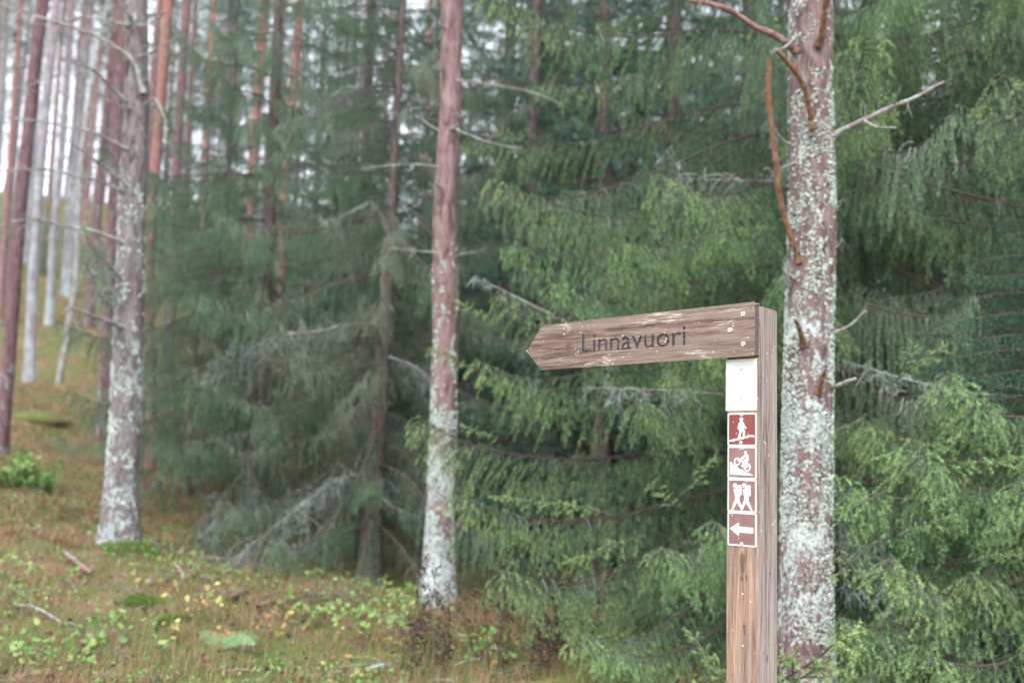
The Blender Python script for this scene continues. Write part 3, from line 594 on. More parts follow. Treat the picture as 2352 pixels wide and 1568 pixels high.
# ------------------------------------------------------------------ forest behind
FS = []
for k in range(3):
    e_h = [9., 12., 14.][k]; g = crown_top(LOWB, 120, [2.0, 2.4, 2.6][k], .5, e_h, e_h, k); FS.append((g.mesh('crown', [M['twig'], M['needle_far']]), e_h))
TRS = trunk_mesh('trunk', np.array([[0, 0, -.4], [0, 0, 6], [.1, 0, 13.]]), .13, .02, 'bark_spruce', 9, step=.4)[0]
def far_spruce(x, y, k, s, az, label, group):
    z = float(hgt0(x, y)); e = empty('distant_spruce', (x, y, z), label, 'spruce tree', group); e.rotation_euler = (0, 0, az); e.scale = (s, s, s)
    obj('trunk', TRS, e, scale=(1, 1, FS[k][1]/13)); obj('crown', FS[k][0], e)
def xy(px, Y): return float(at(px, 1000, Y)[0]), Y
for n_, (px, Y) in enumerate([(1330, 13), (1480, 16), (1720, 12.5), (1900, 14), (2080, 12), (2300, 13.5), (2480, 11), (1560, 20), (1800, 19), (2200, 18), (2420, 20), (1020, 15), (1120, 19), (1260, 22), (880, 17), (780, 24), (600, 27), (700, 22), (1400, 25), (1650, 26), (1960, 25),
      (2330, 27), (960, 25), (2650, 16), (1380, 10.8), (1540, 11.5), (1270, 12.5), (1650, 13.5), (1450, 14), (1150, 14.5), (1350, 18), (1740, 16), (1600, 22), (1240, 16.5), (1060, 32), (1300, 34), (480, 31), (340, 38)]):
    x, y = xy(px, Y); far_spruce(x, y, n_ % 3, random.uniform(.8, 1.15), random.uniform(0, 6.28), 'one of the dim green spruces massed behind the nearer trees', 'dim spruces in the background')
for n_, (px, Y) in enumerate([(-20, 34), (22, 37), (70, 33), (128, 38), (186, 35), (236, 33), (300, 31), (262, 39)]):
    x, y = xy(px, Y); far_spruce(x, y, n_ % 3, random.uniform(.22, .36), random.uniform(0, 6.28), 'one of the small green spruces high on the open slope', 'small spruces on the far slope')
TRP = [trunk_mesh('trunk', np.array([[0, 0, -.4], [.1*a, 0, 6], [-.1, .1*a, 12.], [0, 0, 18.]]), .13, .05, mt, 10, step=.35)[0] for a, mt in ((1, 'bark_purple'), (-1, 'bark_orange'), (.5, 'bark_grey'))]
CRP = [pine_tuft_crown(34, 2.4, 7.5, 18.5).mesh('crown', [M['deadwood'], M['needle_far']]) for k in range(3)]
def twiggy(seed):
    g = Geo()
    for k in range(60):
        z = rng.uniform(1.5, 14); az = rng.uniform(0, 6.28); Q = walk([0, 0, z], [math.cos(az), math.sin(az), rng.uniform(-.2, .4)], rng.uniform(.6, 1.9), 6, .5, .3)
        tube(g, Q, np.linspace(.018, .005, 7), 4, 0, .5, cap=False)
        for q in range(5):
            V = walk(Q[rng.integers(2, 7)], rng.normal(0, 1, 3), rng.uniform(.2, .6), 3, .4, .4); tube(g, V, np.linspace(.007, .003, 4), 3, 0, .5, cap=False)
    return g.mesh('dead_branches', [M['deadwood']])
TWG = [twiggy(k) for k in range(3)]
def far_pine(x, y, k, s):
    z = float(hgt0(x, y)); e = empty('distant_pine', (x, y, z), 'one of the slender pines crowding the hillside far behind', 'pine tree', 'slender pines on the far hillside')
    e.rotation_euler = (random.uniform(-.03, .03), random.uniform(-.02, .05), random.uniform(0, 6.28)); e.scale = (s*random.uniform(.8, 1.2), s, s)
    obj('trunk', TRP[k % 3], e); obj('crown', CRP[(k*7+1) % 3], e); t = obj('lower_limbs', TWG[(k*5) % 3], e); t['kind'] = 'stuff'
prng = np.random.default_rng(11); pts_ = []
while len(pts_) < 105:
    Y = 24+58*prng.random()**.8; px = prng.uniform(-200, 2400)
    if px > 520 and prng.random() < .62: continue
    x, y = xy(px, Y)
    if all((x-a)**2+(y-b)**2 > 2.6 for a, b in pts_): pts_.append((x, y))
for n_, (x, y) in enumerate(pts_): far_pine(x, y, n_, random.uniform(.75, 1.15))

# ------------------------------------------------------------------ ground cover
def scatter(n, px=(-150, 2500), Y=(4.4, 13), p=1.6):
    y = Y[0]+(Y[1]-Y[0])*rng.random(n)**p; u = (rng.uniform(*px, n)-1176)/FPX; x = u*y*1.02; return x, y, hgt(x, y)
def blades(n, ln, wd, mat, name, px, Y, lean=.7, tint=None, kind='stuff', label=None, p=1.6, clump=True):
    x, y, z = scatter(n, px, Y, p); g = Geo()
    if clump:
        c = vnoise(np.stack([x*1.6, y*1.6, x*0], -1), 21)+.5*vnoise(np.stack([x*5, y*5, x*0], -1), 22); k = c > rng.uniform(-1.2, .6, n); x, y, z = x[k], y[k], z[k]
    N = len(x); P = np.stack([x, y, z-.01], -1); az = rng.uniform(0, 2*math.pi, N); l = ln*rng.uniform(.4, 1.3, N); le = lean*rng.uniform(.2, 1.4, N)
    d = np.stack([np.cos(az)*le, np.sin(az)*le, np.ones(N)], -1); d = norm(d); h = np.stack([np.cos(az), np.sin(az), -np.ones(N)*.8], -1)
    s = np.stack([-np.sin(az), np.cos(az), np.zeros(N)], -1)*(wd/2)*rng.uniform(.6, 1.3, N)[:, None]
    m1 = P+d*(l*.55)[:, None]; tp = m1+norm(d+h*.55)*(l*.5)[:, None]
    V = np.stack([P-s, P+s, m1-s*.8, m1+s*.8, tp], 1).reshape(-1, 3); b = np.arange(N)[:, None]*5
    t = np.concatenate([b+np.array([0, 1, 3]), b+np.array([0, 3, 2]), b+np.array([2, 3, 4])]).reshape(-1, 3)
    ti = np.clip((vnoise(np.stack([x*.9, y*.9, x*0], -1), 23)*.6+.5)+rng.normal(0, .22, N), 0, 1) if tint is None else np.clip(rng.normal(tint, .2, N), 0, 1)
    g.add(V, t, 0, np.repeat(ti, 5)); return tag(obj(name, g.mesh(name, [M[mat]])), label, kind=kind)
blades(110000, .11, .010, 'grass', 'hillside_undergrowth', (-250, 620), (8, 30), 1.7, p=1.2, tint=.12, label='low brown and olive undergrowth covering the slope')
blades(70000, .11, .004, 'grass', 'grass', (-150, 2500), (4.2, 11), label='short yellow green and brown grass on the forest floor')
blades(4000, .24, .0035, 'grass', 'tall_dry_grass', (-150, 1400), (4.4, 9), .5, tint=.25, label='long thin dry grass stalks')
def leaves(n, size, mat, name, px, Y, hz=(0, .08), p=1.5, label=None, seed=0, thr=None, tint=.5, k=6, nlean=.6):
    x, y, z = scatter(n, px, Y, p)
    if thr is not None:
        c = vnoise(np.stack([x*1.3, y*1.3, x*0], -1), seed)+.5*vnoise(np.stack([x*4, y*4, x*0], -1), seed+1); q = c > thr; x, y, z = x[q], y[q], z[q]
    N = len(x); C = np.stack([x, y, z+rng.uniform(*hz, N)], -1); nr = norm(rng.normal(0, nlean, (N, 3))+[0, -.2, 1.]); a = norm(np.cross(nr, rng.normal(size=(N, 3)))); b = np.cross(nr, a)
    s = size*rng.uniform(.5, 1.25, N); f = np.arange(k)*2*math.pi/k; ring = C[:, None]+s[:, None, None]*(np.cos(f)[None, :, None]*a[:, None]+.62*np.sin(f)[None, :, None]*b[:, None])+nr[:, None]*(s[:, None, None]*.18*(np.cos(2*f))[None, :, None])
    V = np.concatenate([ring, C[:, None]-nr[:, None]*(s*.05)[:, None, None]], 1).reshape(-1, 3); j = np.arange(k); t = (np.arange(N)[:, None, None]*(k+1)+np.stack([j, (j+1) % k, np.full(k, k)], -1)[None]).reshape(-1, 3)
    g = Geo(); g.add(V, t, 0, np.repeat(np.clip(rng.normal(tint, .25, N), 0, 1), k+1)); return tag(obj(name, g.mesh(name, [M[mat]])), label, kind='stuff')
leaves(26000, .013, 'leafy', 'lingonberry_cover', (-150, 2450), (4.3, 12), (0, .10), seed=31, thr=.1, label='small green lingonberry and bilberry leaves')
leaves(5200, .024, 'leafy', 'broad_leaf_cover', (-100, 1500), (4.4, 8.5), (.02, .14), seed=33, thr=.3, tint=.65, label='broader light green herb leaves')
leaves(1500, .020, 'yellow_leaf', 'fallen_leaves', (-150, 2450), (4.3, 11), (.01, .07), p=1.5, seed=35, thr=.25, label='fallen yellow and orange leaves')
leaves(5000, .018, 'dead_weed', 'brown_leaf_litter', (-150, 2450), (4.3, 12), (0, .04), label='dark brown leaf litter', tint=.7)
blades(14000, .05, .006, 'dead_weed', 'needle_litter', (-150, 2450), (4.3, 12), 1.6, tint=.8, label='rusty needle litter')

# single plants one can tell apart
def ground_pt(px, py, Y0=4., Y1=16.):
    for Y in np.arange(Y0, Y1, .05):
        P = at(px, py, Y)
        if P[2] <= float(hgt(P[0], P[1])): return P
    return at(px, py, Y1)
def fern(px, py, s, label, seed, az0):
    b = ground_pt(px, py); e = empty('fern', b, label, 'fern', 'ferns on the forest floor')
    for k in range(4):
        g = Geo(); az = az0+k*.9; P = spline([(0, 0, 0), (s*.3*math.cos(az), s*.3*math.sin(az), s*.2), (s*.7*math.cos(az), s*.7*math.sin(az), s*.28), (s*math.cos(az), s*math.sin(az), s*.2)], 26)
        tube(g, P, np.linspace(.003, .001, 26), 4); T = norm(np.gradient(P, axis=0))
        for i in range(3, 26):
            for sd in (-1, 1):
                lat = norm(np.cross(T[i], [0, -.75, .6]))*sd; l = s*.20*math.sin(math.pi*(i/27)**.7)+.006
                q = P[i]; v = norm(lat+T[i]*.35+[0, 0, -.1]); wv = T[i]*.0045*s/.3; g.add([q-wv, q+wv, q+v*l*.6+wv*.8, q+v*l*.6-wv*.8, q+v*l], [[0, 1, 2], [0, 2, 3], [3, 2, 4]], 0, rng.uniform(.3, 1))
        obj('frond', g.mesh('frond', [M['fern']]), e)
fern(262, 1478, .24, 'pale green fern at lower left, left one of the two beside the yellow sapling', 1, 2.6)
fern(500, 1490, .22, 'pale green fern just right of the other fern, pointing right', 2, -.3)
fern(930, 1430, .13, 'small pale fern near the foot of the slim reddish pine', 3, 2.)
def cushion(px, py, s, label, seed):
    b = ground_pt(px, py); e = empty('moss_clump', b, label, 'moss clump', 'moss clumps')
    g = Geo(); N = 2600; d = norm(rng.normal(size=(N, 3))*[1, 1, .6]); d[:, 2] = abs(d[:, 2]); c = d*s*rng.uniform(.75, 1., (N, 1))*[1.2, .8, .5]*(1+.3*vnoise(d*3, seed))[:, None]; needles(g, c, norm(d+rng.normal(0, .4, (N, 3))), np.full(N, .01), 260, .016, .004, 0, .5, .25)
    obj('foliage', g.mesh('foliage', [M['moss']]), e)
cushion(322, 1390, .12, 'bright green moss clump above the pale fern', 3)
cushion(398, 1428, .07, 'small bright green moss clump right of the larger one', 4)
cushion(292, 1272, .2, 'dark green moss clump at the foot of the stout left pine', 5)
def bush(px, py, s, label, mat, n=420, name='leafy_bush', ls=.03, tint=.6, cat='bush', group=None, stems=9, Y0=4.):
    b = ground_pt(px, py, Y0); e = empty(name, b, label, cat, group); g = Geo(); tips = []
    for k in range(stems):
        Q = walk([0, 0, -.02], [rng.normal(0, .5), rng.normal(0, .5), 1], s*rng.uniform(.7, 1.2), 7, .4, .25); tube(g, Q, np.linspace(.004, .0015, 8), 4, 0, .4, cap=False); tips.append(Q)
    obj('stems', g.mesh('stems', [M['twig']]), e)['kind'] = 'stuff'
    g = Geo()
    for k in range(n):
        Q = tips[rng.integers(len(tips))]; c = Q[rng.integers(3, 8)]+rng.normal(0, s*.12, 3); nr = norm(rng.normal(0, .6, 3)+[0, -.3, .8]); a = norm(np.cross(nr, rng.normal(size=3))); bb = np.cross(nr, a); z = ls*rng.uniform(.5, 1.2)
        g.add([c-a*z, c-a*z*.2+bb*z*.6, c+a*z, c-a*z*.2-bb*z*.6], [[0, 1, 2], [0, 2, 3]], 0, np.clip(rng.normal(tint, .25), 0, 1))
    obj('foliage', g.mesh('foliage', [M[mat]]), e)
bush(50, 1118, .42, 'light green leafy bush on the slope at the left edge', 'leafy', 520, ls=.045, Y0=8.5)
bush(100, 1135, .3, 'lower darker bush beside the light green one at the left edge', 'leafy', 260, ls=.03, tint=.2, Y0=8.5)
for k, (px, py, s, n_) in enumerate([(430, 1430, .26, 26), (545, 1478, .22, 22), (405, 1465, .14, 16), (690, 1440, .2, 14), (330, 1350, .2, 18)]):
    bush(px, py, s, ['yellow leaved sapling in the centre of the left foreground', 'orange yellow sapling right of the pale ferns', 'tiny pale yellow seedling above the left fern', 'small yellow seedling before the brown trunk spruce', 'olive yellow seedling below the stout pine'][k], 'yellow_leaf', n_, 'yellow_sapling', .026, [.6, .35, .8, .5, .4][k], 'sapling', 'yellow leaved saplings', 3)
# dry seed-head weeds
def weed(px, py, h, k):
    b = ground_pt(px, py, 4.2, 9); e = empty('withered_weed', b, 'one of the dark brown withered weeds between the slim reddish pine and the signpost', 'weed', 'dark withered weeds'); g = Geo(); Q = walk([0, 0, -.03], [rng.normal(0, .12), rng.normal(0, .12), 1], h, 10, 0, .12)
    tube(g, Q, np.linspace(.0035, .0015, 11), 4, 0, .6, cap=False)
    for q in range(int(10+h*38)):
        i = rng.integers(3, 11); c = Q[i]+rng.normal(0, .028, 3); d = norm(rng.normal(size=3)+[0, 0, -.6]); l = rng.uniform(.012, .035); s_ = norm(np.cross(d, rng.normal(size=3)))*.007; u_ = np.cross(d, s_)*.7
        g.add([Q[i], c-s_, c+u_, c+s_, c+d*l], [[0, 1, 2], [0, 2, 3], [1, 4, 2], [2, 4, 3], [0, 3, 1], [1, 3, 4]], 0, np.clip(rng.normal(.3, .35), 0, 1))
    obj('stalk', g.mesh('stalk', [M['dead_weed']]), e)
for k in range(36):
    c = [(985, 45), (1250, 60), (1090, 110), (1290, 60)][k % 4]; weed(rng.normal(*c), rng.uniform(1470, 1575), rng.uniform(.18, .55), k)
g = Geo(); x, y, z = scatter(900, (-150, 2450), (4.4, 11), 1.5)
for a_, b_, c_ in zip(x, y, z):
    l = rng.uniform(.06, .28); az = rng.uniform(0, 6.28); d_ = np.array([math.cos(az), math.sin(az), rng.uniform(-.05, .15)])*l
    tube(g, spline([(a_, b_, c_+.008), np.array([a_, b_, c_+.02])+d_*.5+rng.normal(0, .008, 3), np.array([a_, b_, c_+.012])+d_], 5), np.linspace(.003, .0012, 5), 4, 0, rng.random(), cap=False)
tag(obj('twig_litter', g.mesh('twig_litter', [M['deadwood']])), 'small dead twigs littering the forest floor', kind='stuff')
# sticks
def stick(p0, p1, r, label, mat='peeled', name='fallen_stick', bend=.02, lift=.02):
    a = ground_pt(*p0); b = ground_pt(*p1); a[2] += lift; b[2] += lift; e = empty(name, a, label, 'stick', 'sticks on the ground')
    g = Geo(); P = spline([np.zeros(3), (b-a)/2+rng.normal(0, bend, 3), b-a], 12); tube(g, P, np.linspace(r, r*.6, 12)*(1+.1*rng.normal(size=12)), 8); e2 = obj('wood', g.mesh('wood', [M[mat]]), e)
    g = Geo(); i = 5
    for q in (3, 6, 9): tube(g, walk(P[q], rng.normal(size=3)+[0, 0, .4], r*4, 3, 0), np.linspace(r*.35, r*.15, 4), 5)
    obj('side_twig', g.mesh('side_twig', [M[mat]]), e)['kind'] = 'stuff'
stick((145, 1282), (205, 1330), .022, 'reddish peeled stick lying on the slope below the stout pine', 'bark_orange', lift=.05)
stick((525, 1395), (700, 1315), .014, 'orange brown fallen branch under the drooping lichened limb, upper of two', 'bark_orange', lift=.06)
stick((590, 1412), (720, 1345), .012, 'orange brown fallen branch under the drooping lichened limb, lower of two', 'bark_orange', lift=.05)
stick((840, 1560), (895, 1552), .010, 'short pale stick at the bottom edge of the picture', 'deadwood', lift=.05)
stick((395, 1325), (420, 1365), .010, 'short rusty stick standing beside the yellow sapling', 'bark_orange', lift=.1)
stick((30, 1400), (140, 1440), .008, 'thin grey twig in the moss at lower left', 'deadwood', lift=.03)
for pts, lab in (([(480, 1345), (430, 1300), (380, 1280), (340, 1268)], 'pale lichened dead bough on the ground right of the stout left pine'), ([(640, 1400), (700, 1385), (780, 1390), (830, 1385)], 'tangled brown dead bough in front of the brown trunk spruce')):
    b = ground_pt(*pts[0]); e = empty('dead_bough', b, lab, 'dead branch', 'dead boughs on the ground'); P_ = [ground_pt(px, py)+[0, 0, .03+.02*i] for i, (px, py) in enumerate(pts)]
    obj('wood', lichen_branch('wood', [p-b for p in P_], .009, 18, .22, 60, .05, mat='bark_spruce', fluff=.0025, hang=1.), e)
b = ground_pt(95, 960, 9, 25); e = empty('mossy_boulder', b, 'dark moss covered boulder on the slope at the left', 'boulder'); bm = bmesh.new(); bmesh.ops.create_icosphere(bm, subdivisions=4, radius=.75)
for v in bm.verts:
    p = np.array(v.co); v.co = Vector((p-[0, 0, .5])*[.8, .6, .4]*(1+.25*float(vnoise(p*1.7, 40))+.08*float(vnoise(p*5, 41))))
me = bpy.data.meshes.new('stone'); bm.to_mesh(me); bm.free(); me.materials.append(M['ground']); obj('stone', me, e)
for p_ in me.polygons: p_.use_smooth = True

# ------------------------------------------------------------------ the signpost
FIT = dict(x0=.6736, y0=2.7332, yaw=.7998, pitch=.1283, roll=.0335, zt=.4788, H=.1417, L=.7993, tip=.0754, th=.022)
rxf, upf, fwf = cam_basis(FIT['pitch'], FIT['roll'])
Mfit = cam_matrix(rxf, upf, fwf, (0, 0, 0))
cy_, sy_ = math.cos(FIT['yaw']), math.sin(FIT['yaw'])
Ms = Matrix(((cy_, sy_, 0, FIT['x0']), (-sy_, cy_, 0, FIT['y0']), (0, 0, 1, -CAMZ), (0, 0, 0, 1)))   # x along the board to the right, y into the post
e = empty('trail_signpost', (0, 0, 0), 'weathered wooden post with a Linnavuori arrow board and five small plates', 'signpost')
e.matrix_world = cam.matrix_world @ Mfit.inverted() @ Ms
ZT, BH, BL, TIP, TH = CAMZ+FIT['zt'], FIT['H'], FIT['L'], FIT['tip'], FIT['th']

def front_uv(px, py):
    d = fwf*2520.2+rxf*(px-1280)+upf*(853.5-py); nn = np.array([-sy_, -cy_, 0]); o = np.array([FIT['x0'], FIT['y0'], 0]); k = (o@nn)/(d@nn); P = d*k-o
    return P@np.array([cy_, -sy_, 0]), P[2]+CAMZ
KNOTS_F = []
for px_, py_, r_ in ((1856, 1400, .030), (1857, 1422, .018), (1854.5, 1445, .010), (1866, 1444, .010), (1859.6, 1567, .013), (1861, 1580, .009)):
    kx_, kz_ = front_uv(px_, py_); KNOTS_F.append(((kx_, 0, kz_), r_))

def wood(name, axis, dark, mid, light, extra, pale_amt, orange=None, knots=(), kn=None):
    """weathered grain along axis 0 (x) or 2 (z)"""
    m = NT(name); sc = [1, 1, 1]; sc[axis] = .045; co = m.coord(tuple(sc)); full = m.coord()
    wv = m.noise(m.coord((1, 1, 1)), 5, 2); a = m.noise(co, 230, 4, .65, .3); b = m.noise(co, 62, 4, .6, .9); c0 = m.noise(co, 16, 3, .5)
    f = m.math('ADD', m.math('MULTIPLY', a, .45), m.math('MULTIPLY', b, .55))
    c = m.ramp(f, [(.36, dark), (.45, mid), (.56, light), (.66, extra)])
    c = m.mix(m.ramp(c0, [(.42, (0, 0, 0)), (.6, (.55, .55, .55))]), c, m.mix(.5, c, extra))
    if orange: c = m.mix(m.ramp(m.noise(m.coord((1, 1, .25)), 16, 4, .6), [(.38, (0, 0, 0)), (.6, (.75, .75, .75))]), c, m.ramp(f, [(.38, tuple(x*.55 for x in orange)), (.52, orange), (.64, tuple(min(1, x*1.5) for x in orange))]))
    st = [7, 7, 7]; st[axis] = 1.6; pn = m.noise(m.coord(tuple(st)), 3.2, 5, .7, .4)
    c = m.mix(m.ramp(m.math('ADD', m.math('MULTIPLY', pn, .75), m.math('MULTIPLY', a, .25)), [(.60-pale_amt, (0, 0, 0)), (.66-pale_amt, (.85, .85, .85))]), c, (.50, .43, .37))
    sp = m.noise(full, 130, 2, .5); c = m.mix(m.ramp(sp, [(.70, (0, 0, 0)), (.74, (.8, .8, .8))]), c, (.48, .48, .37))
    vo = m.n('ShaderNodeTexVoronoi', Scale=60.); m.l(full, vo.inputs['Vector']); c = m.mix(m.math('MULTIPLY', m.ramp(vo.outputs['Distance'], [(.12, (.9, .9, .9)), (.2, (0, 0, 0))]), m.math('GREATER_THAN', m.noise(full, 24, 2), .57)), c, (.56, .55, .44))
    for (kx, ky, kz, rad_) in knots:
        mp = m.n('ShaderNodeMapping'); tc = m.n('ShaderNodeTexCoord'); m.l(tc.outputs['Object'], mp.inputs[0]); mp.inputs['Location'].default_value = (-kx, -ky, -kz)
        ln = m.n('ShaderNodeVectorMath', _operation='LENGTH'); m2 = m.n('ShaderNodeVectorMath', _operation='MULTIPLY'); m2.inputs[1].default_value = kn or ((1, .2, 1) if axis == 0 else (1.9, .2, .8))
        m.l(mp.outputs[0], m2.inputs[0]); m.l(m2.outputs[0], ln.inputs[0]); d = m.math('ADD', ln.outputs['Value'], m.math('MULTIPLY', m.math('SUBTRACT', b, .5), .02))
        rg = m.ramp(m.math('DIVIDE', d, rad_), [(.25, (.06, .035, .03)), (.6, (.20, .12, .10)), (.9, (1, 1, 1))]); c = m.mix(m.ramp(m.math('DIVIDE', d, rad_), [(.35, (.85, .85, .85)), (.8, (0, 0, 0))]), c, (.10, .065, .06))
    m.col(c); m.bump(m.math('ADD', f, m.math('MULTIPLY', sp, .2)), .7, .004); m.b.inputs['Roughness'].default_value = .8; return m.m
M['post_front'] = wood('orange brown weathered post wood', 2, (.045, .029, .025), (.165, .112, .09), (.29, .205, .16), (.37, .30, .25), -.04, (.31, .195, .13), [(*k_, r_) for k_, r_ in KNOTS_F])
M['post_side'] = wood('grey pink weathered post wood', 2, (.055, .038, .035), (.19, .143, .128), (.31, .255, .23), (.37, .325, .27), -.03, None, [(0, .028, 1.045, .009), (0, .048, 1.03, .013), (0, .06, 1.25, .006)], (.2, 1.9, .7))
M['board'] = wood('pinkish weathered board wood', 0, (.020, .013, .012), (.11, .066, .055), (.21, .145, .12), (.31, .25, .20), .02, None, [(-BL+.115, -TH, ZT-.075, .022)])
m = NT('dark end grain'); co = m.coord((1, 1, 1)); a = m.noise(co, 160, 3, .6); m.col(m.ramp(a, [(.35, (.05, .035, .035)), (.65, (.17, .13, .13))])); m.bump(a, .6, .003); M['endgrain'] = m.m
m = NT('worn black letter paint'); co = m.coord(); a = m.noise(co, 150, 3, .6); m.col(m.ramp(a, [(.55, (.035, .037, .045)), (.68, (.14, .14, .14)), (.76, (.5, .48, .38))])); m.b.inputs['Roughness'].default_value = .6; M['letter'] = m.m
M['steel'] = plain('galvanised screw steel', (.58, .58, .55), .42, .3, .5); M['socket'] = plain('dark screw socket', (.03, .03, .03), .6)
m = NT('white plate paint'); co = m.coord(); a = m.noise(co, 22, 3, .6); m.col(m.ramp(a, [(.4, (.80, .80, .78)), (.7, (.74, .73, .66))])); m.b.inputs['Roughness'].default_value = .35; M['white'] = m.m
def redpaint(name, c0, c1):
    m = NT(name); co = m.coord(); a = m.noise(co, 14, 4, .6); c = m.ramp(a, [(.35, c0), (.65, c1)])
    vo = m.n('ShaderNodeTexVoronoi', Scale=95.); m.l(m.coord((1.3, 1, .7)), vo.inputs['Vector']); pk = m.noise(co, 40, 1)
    f = m.math('MULTIPLY', m.math('LESS_THAN', vo.outputs['Distance'], .14), m.math('GREATER_THAN', pk, .50)); c = m.mix(f, c, (.72, .66, .64)); m.col(c); m.b.inputs['Roughness'].default_value = .38; return m.m
M['red'] = redpaint('wine red plate paint', (.175, .042, .040), (.22, .06, .056)); M['faded'] = redpaint('sun faded mauve plate paint', (.20, .105, .103), (.26, .15, .145))
M['cyan'] = plain('faded pale blue print', (.16, .46, .60), .5); M['cyan2'] = plain('very faded print', (.68, .76, .76), .5); M['yel'] = plain('faded yellow print', (.76, .76, .56), .5)

def bm_obj(name, bm, mats, parent, bevel=0, seg=2):
    if bevel:
        bmesh.ops.bevel(bm, geom=[x for x in bm.edges if len(x.link_faces) == 2 and x.calc_face_angle(0) > .3], offset=bevel, segments=seg, affect='EDGES', profile=.6)
    bmesh.ops.recalc_face_normals(bm, faces=bm.faces); me = bpy.data.meshes.new(name); bm.to_mesh(me); bm.free()
    for x in mats: me.materials.append(x)
    return obj(name, me, parent)
def prism(bm, poly, y0, y1, mat=0):
    """closed solid from a polygon in x,z between y0 (front) and y1"""
    tris = tessellate_polygon([[Vector((x, 0, z)) for x, z in poly]]); a = [bm.verts.new((x, y0, z)) for x, z in poly]; b = [bm.verts.new((x, y1, z)) for x, z in poly]
    for t in tris:
        for s_, rev in ((a, 0), (b, 1)):
            f = bm.faces.new([s_[i] for i in (t if not rev else t[::-1])]); f.material_index = mat
    n = len(poly)
    for i in range(n):
        f = bm.faces.new((a[i], a[(i+1) % n], b[(i+1) % n], b[i])); f.material_index = mat
def rrect(x0, x1, z0, z1, r, n=5):
    out = []
    for cx, cz, a0 in ((x1-r, z1-r, 0), (x0+r, z1-r, 90), (x0+r, z0+r, 180), (x1-r, z0+r, 270)):
        for k in range(n+1):
            a = R(a0+90*k/n); out.append((cx+r*math.cos(a), cz+r*math.sin(a)))
    return out
# post: subdivided so its edges can be worn
bm = bmesh.new(); PW = .1
nz = 60; zs = np.linspace(-.3, ZT-.004, nz); prof = rrect(-PW, 0, 0, PW, .006, 3); rows = []
for k, z in enumerate(zs):
    rows.append([bm.verts.new((x+.0007*float(vnoise([x*30, y*30, z*9], 50)), y+.0007*float(vnoise([x*30+9, y*30, z*9], 51)), z+(0 if k < nz-1 else (y-.05)*-.02))) for x, y in prof])
n = len(prof)
for k in range(nz-1):
    for i in range(n):
        f = bm.faces.new((rows[k][i], rows[k][(i+1) % n], rows[k+1][(i+1) % n], rows[k+1][i])); my = (prof[i][1]+prof[(i+1) % n][1])/2; f.material_index = 0 if my < .004 else 1
f = bm.faces.new(rows[-1]); f.material_index = 1; bmesh.ops.bevel(bm, geom=list(f.edges), offset=.003, segments=2, affect='EDGES')
bm_obj('post', bm, [M['post_front'], M['post_side']], e)
# arrow board with engraved letters
bm = bmesh.new(); zb = ZT-BH
prism(bm, [(0, zb), (0, ZT), (-BL, ZT), (-BL-TIP, ZT-BH/2-.004), (-BL, zb)], -TH, -.0003)
for f in bm.faces:
    if f.normal.x > .9 or abs(f.calc_center_median().x) < 1e-4: f.material_index = 1
bmesh.ops.dissolve_limit(bm, angle_limit=.01, verts=bm.verts, edges=bm.edges, delimit={'MATERIAL'})
board = bm_obj('arrow_board', bm, [M['board'], M['endgrain'], M['letter']], e, .0035, 3)
def text_mesh(s, size, extr, sx=1.0, space=1.0, res=6, off=0):
    cu = bpy.data.curves.new('t', 'FONT'); cu.body = s; cu.size = size; cu.extrude = extr; cu.offset = off; cu.resolution_u = res; cu.space_character = space; o = bpy.data.objects.new('t', cu); COL.objects.link(o)
    bpy.context.view_layer.update(); me = bpy.data.meshes.new_from_object(o.evaluated_get(bpy.context.evaluated_depsgraph_get())); bpy.data.objects.remove(o)
    return me
me = text_mesh('Linnavuori', 1., .5, off=.002); co = np.zeros(len(me.vertices)*3); me.vertices.foreach_get('co', co); co = co.reshape(-1, 3)
xr = co[:, 0].min(), co[:, 0].max(); capH = co[:, 1].max()
def board_uv(px, py):
    """point of the board's front plane seen at a pixel of the 2560 wide photograph (rig coordinates of the fit)"""
    d = fwf*2520.2+rxf*(px-1280)+upf*(853.5-py); nn = np.array([-sy_, -cy_, 0]); o = np.array([FIT['x0'], FIT['y0'], 0])+nn*TH; k = (o@nn)/(d@nn); P = d*k-np.array([FIT['x0'], FIT['y0'], 0])
    return P@np.array([cy_, -sy_, 0]), P[2]+CAMZ
lx0, lz0 = board_uv(1454.5, 881.5); lx1, _ = board_uv(1714, 862); _, lzt = board_uv(1457, 836); _, lz1 = board_uv(1712, 862.5)
new = np.empty_like(co); t_ = (co[:, 0]-xr[0])/(xr[1]-xr[0]); new[:, 0] = lx0+(lx1-lx0)*t_; new[:, 2] = lz0+(lz1-lz0)*t_+co[:, 1]/capH*(lzt-lz0); new[:, 1] = -TH-.004+(0.5-co[:, 2])*.0075
me.vertices.foreach_set('co', new.ravel()); me.materials.clear(); me.materials.append(M['letter'])
cut = bpy.data.objects.new('cut', me); COL.objects.link(cut); cut.parent = e
bmc = bmesh.new(); bmc.from_mesh(me); bmesh.ops.remove_doubles(bmc, verts=bmc.verts, dist=1e-6); bmesh.ops.recalc_face_normals(bmc, faces=bmc.faces)
floor = bmc.copy(); bmc.to_mesh(me); bmc.free()
mo = board.modifiers.new('b', 'BOOLEAN'); mo.object = cut; mo.operation = 'DIFFERENCE'; mo.solver = 'EXACT'; mo.use_self = True; mo.material_mode = 'TRANSFER'
bpy.context.view_layer.update(); dg = bpy.context.evaluated_depsgraph_get(); nm = bpy.data.meshes.new_from_object(board.evaluated_get(dg))
board.modifiers.clear(); ok = len(nm.polygons) > 50 and max(v.co.x for v in nm.vertices)-min(v.co.x for v in nm.vertices) > .8; print('BOOLEAN', ok, len(nm.polygons))
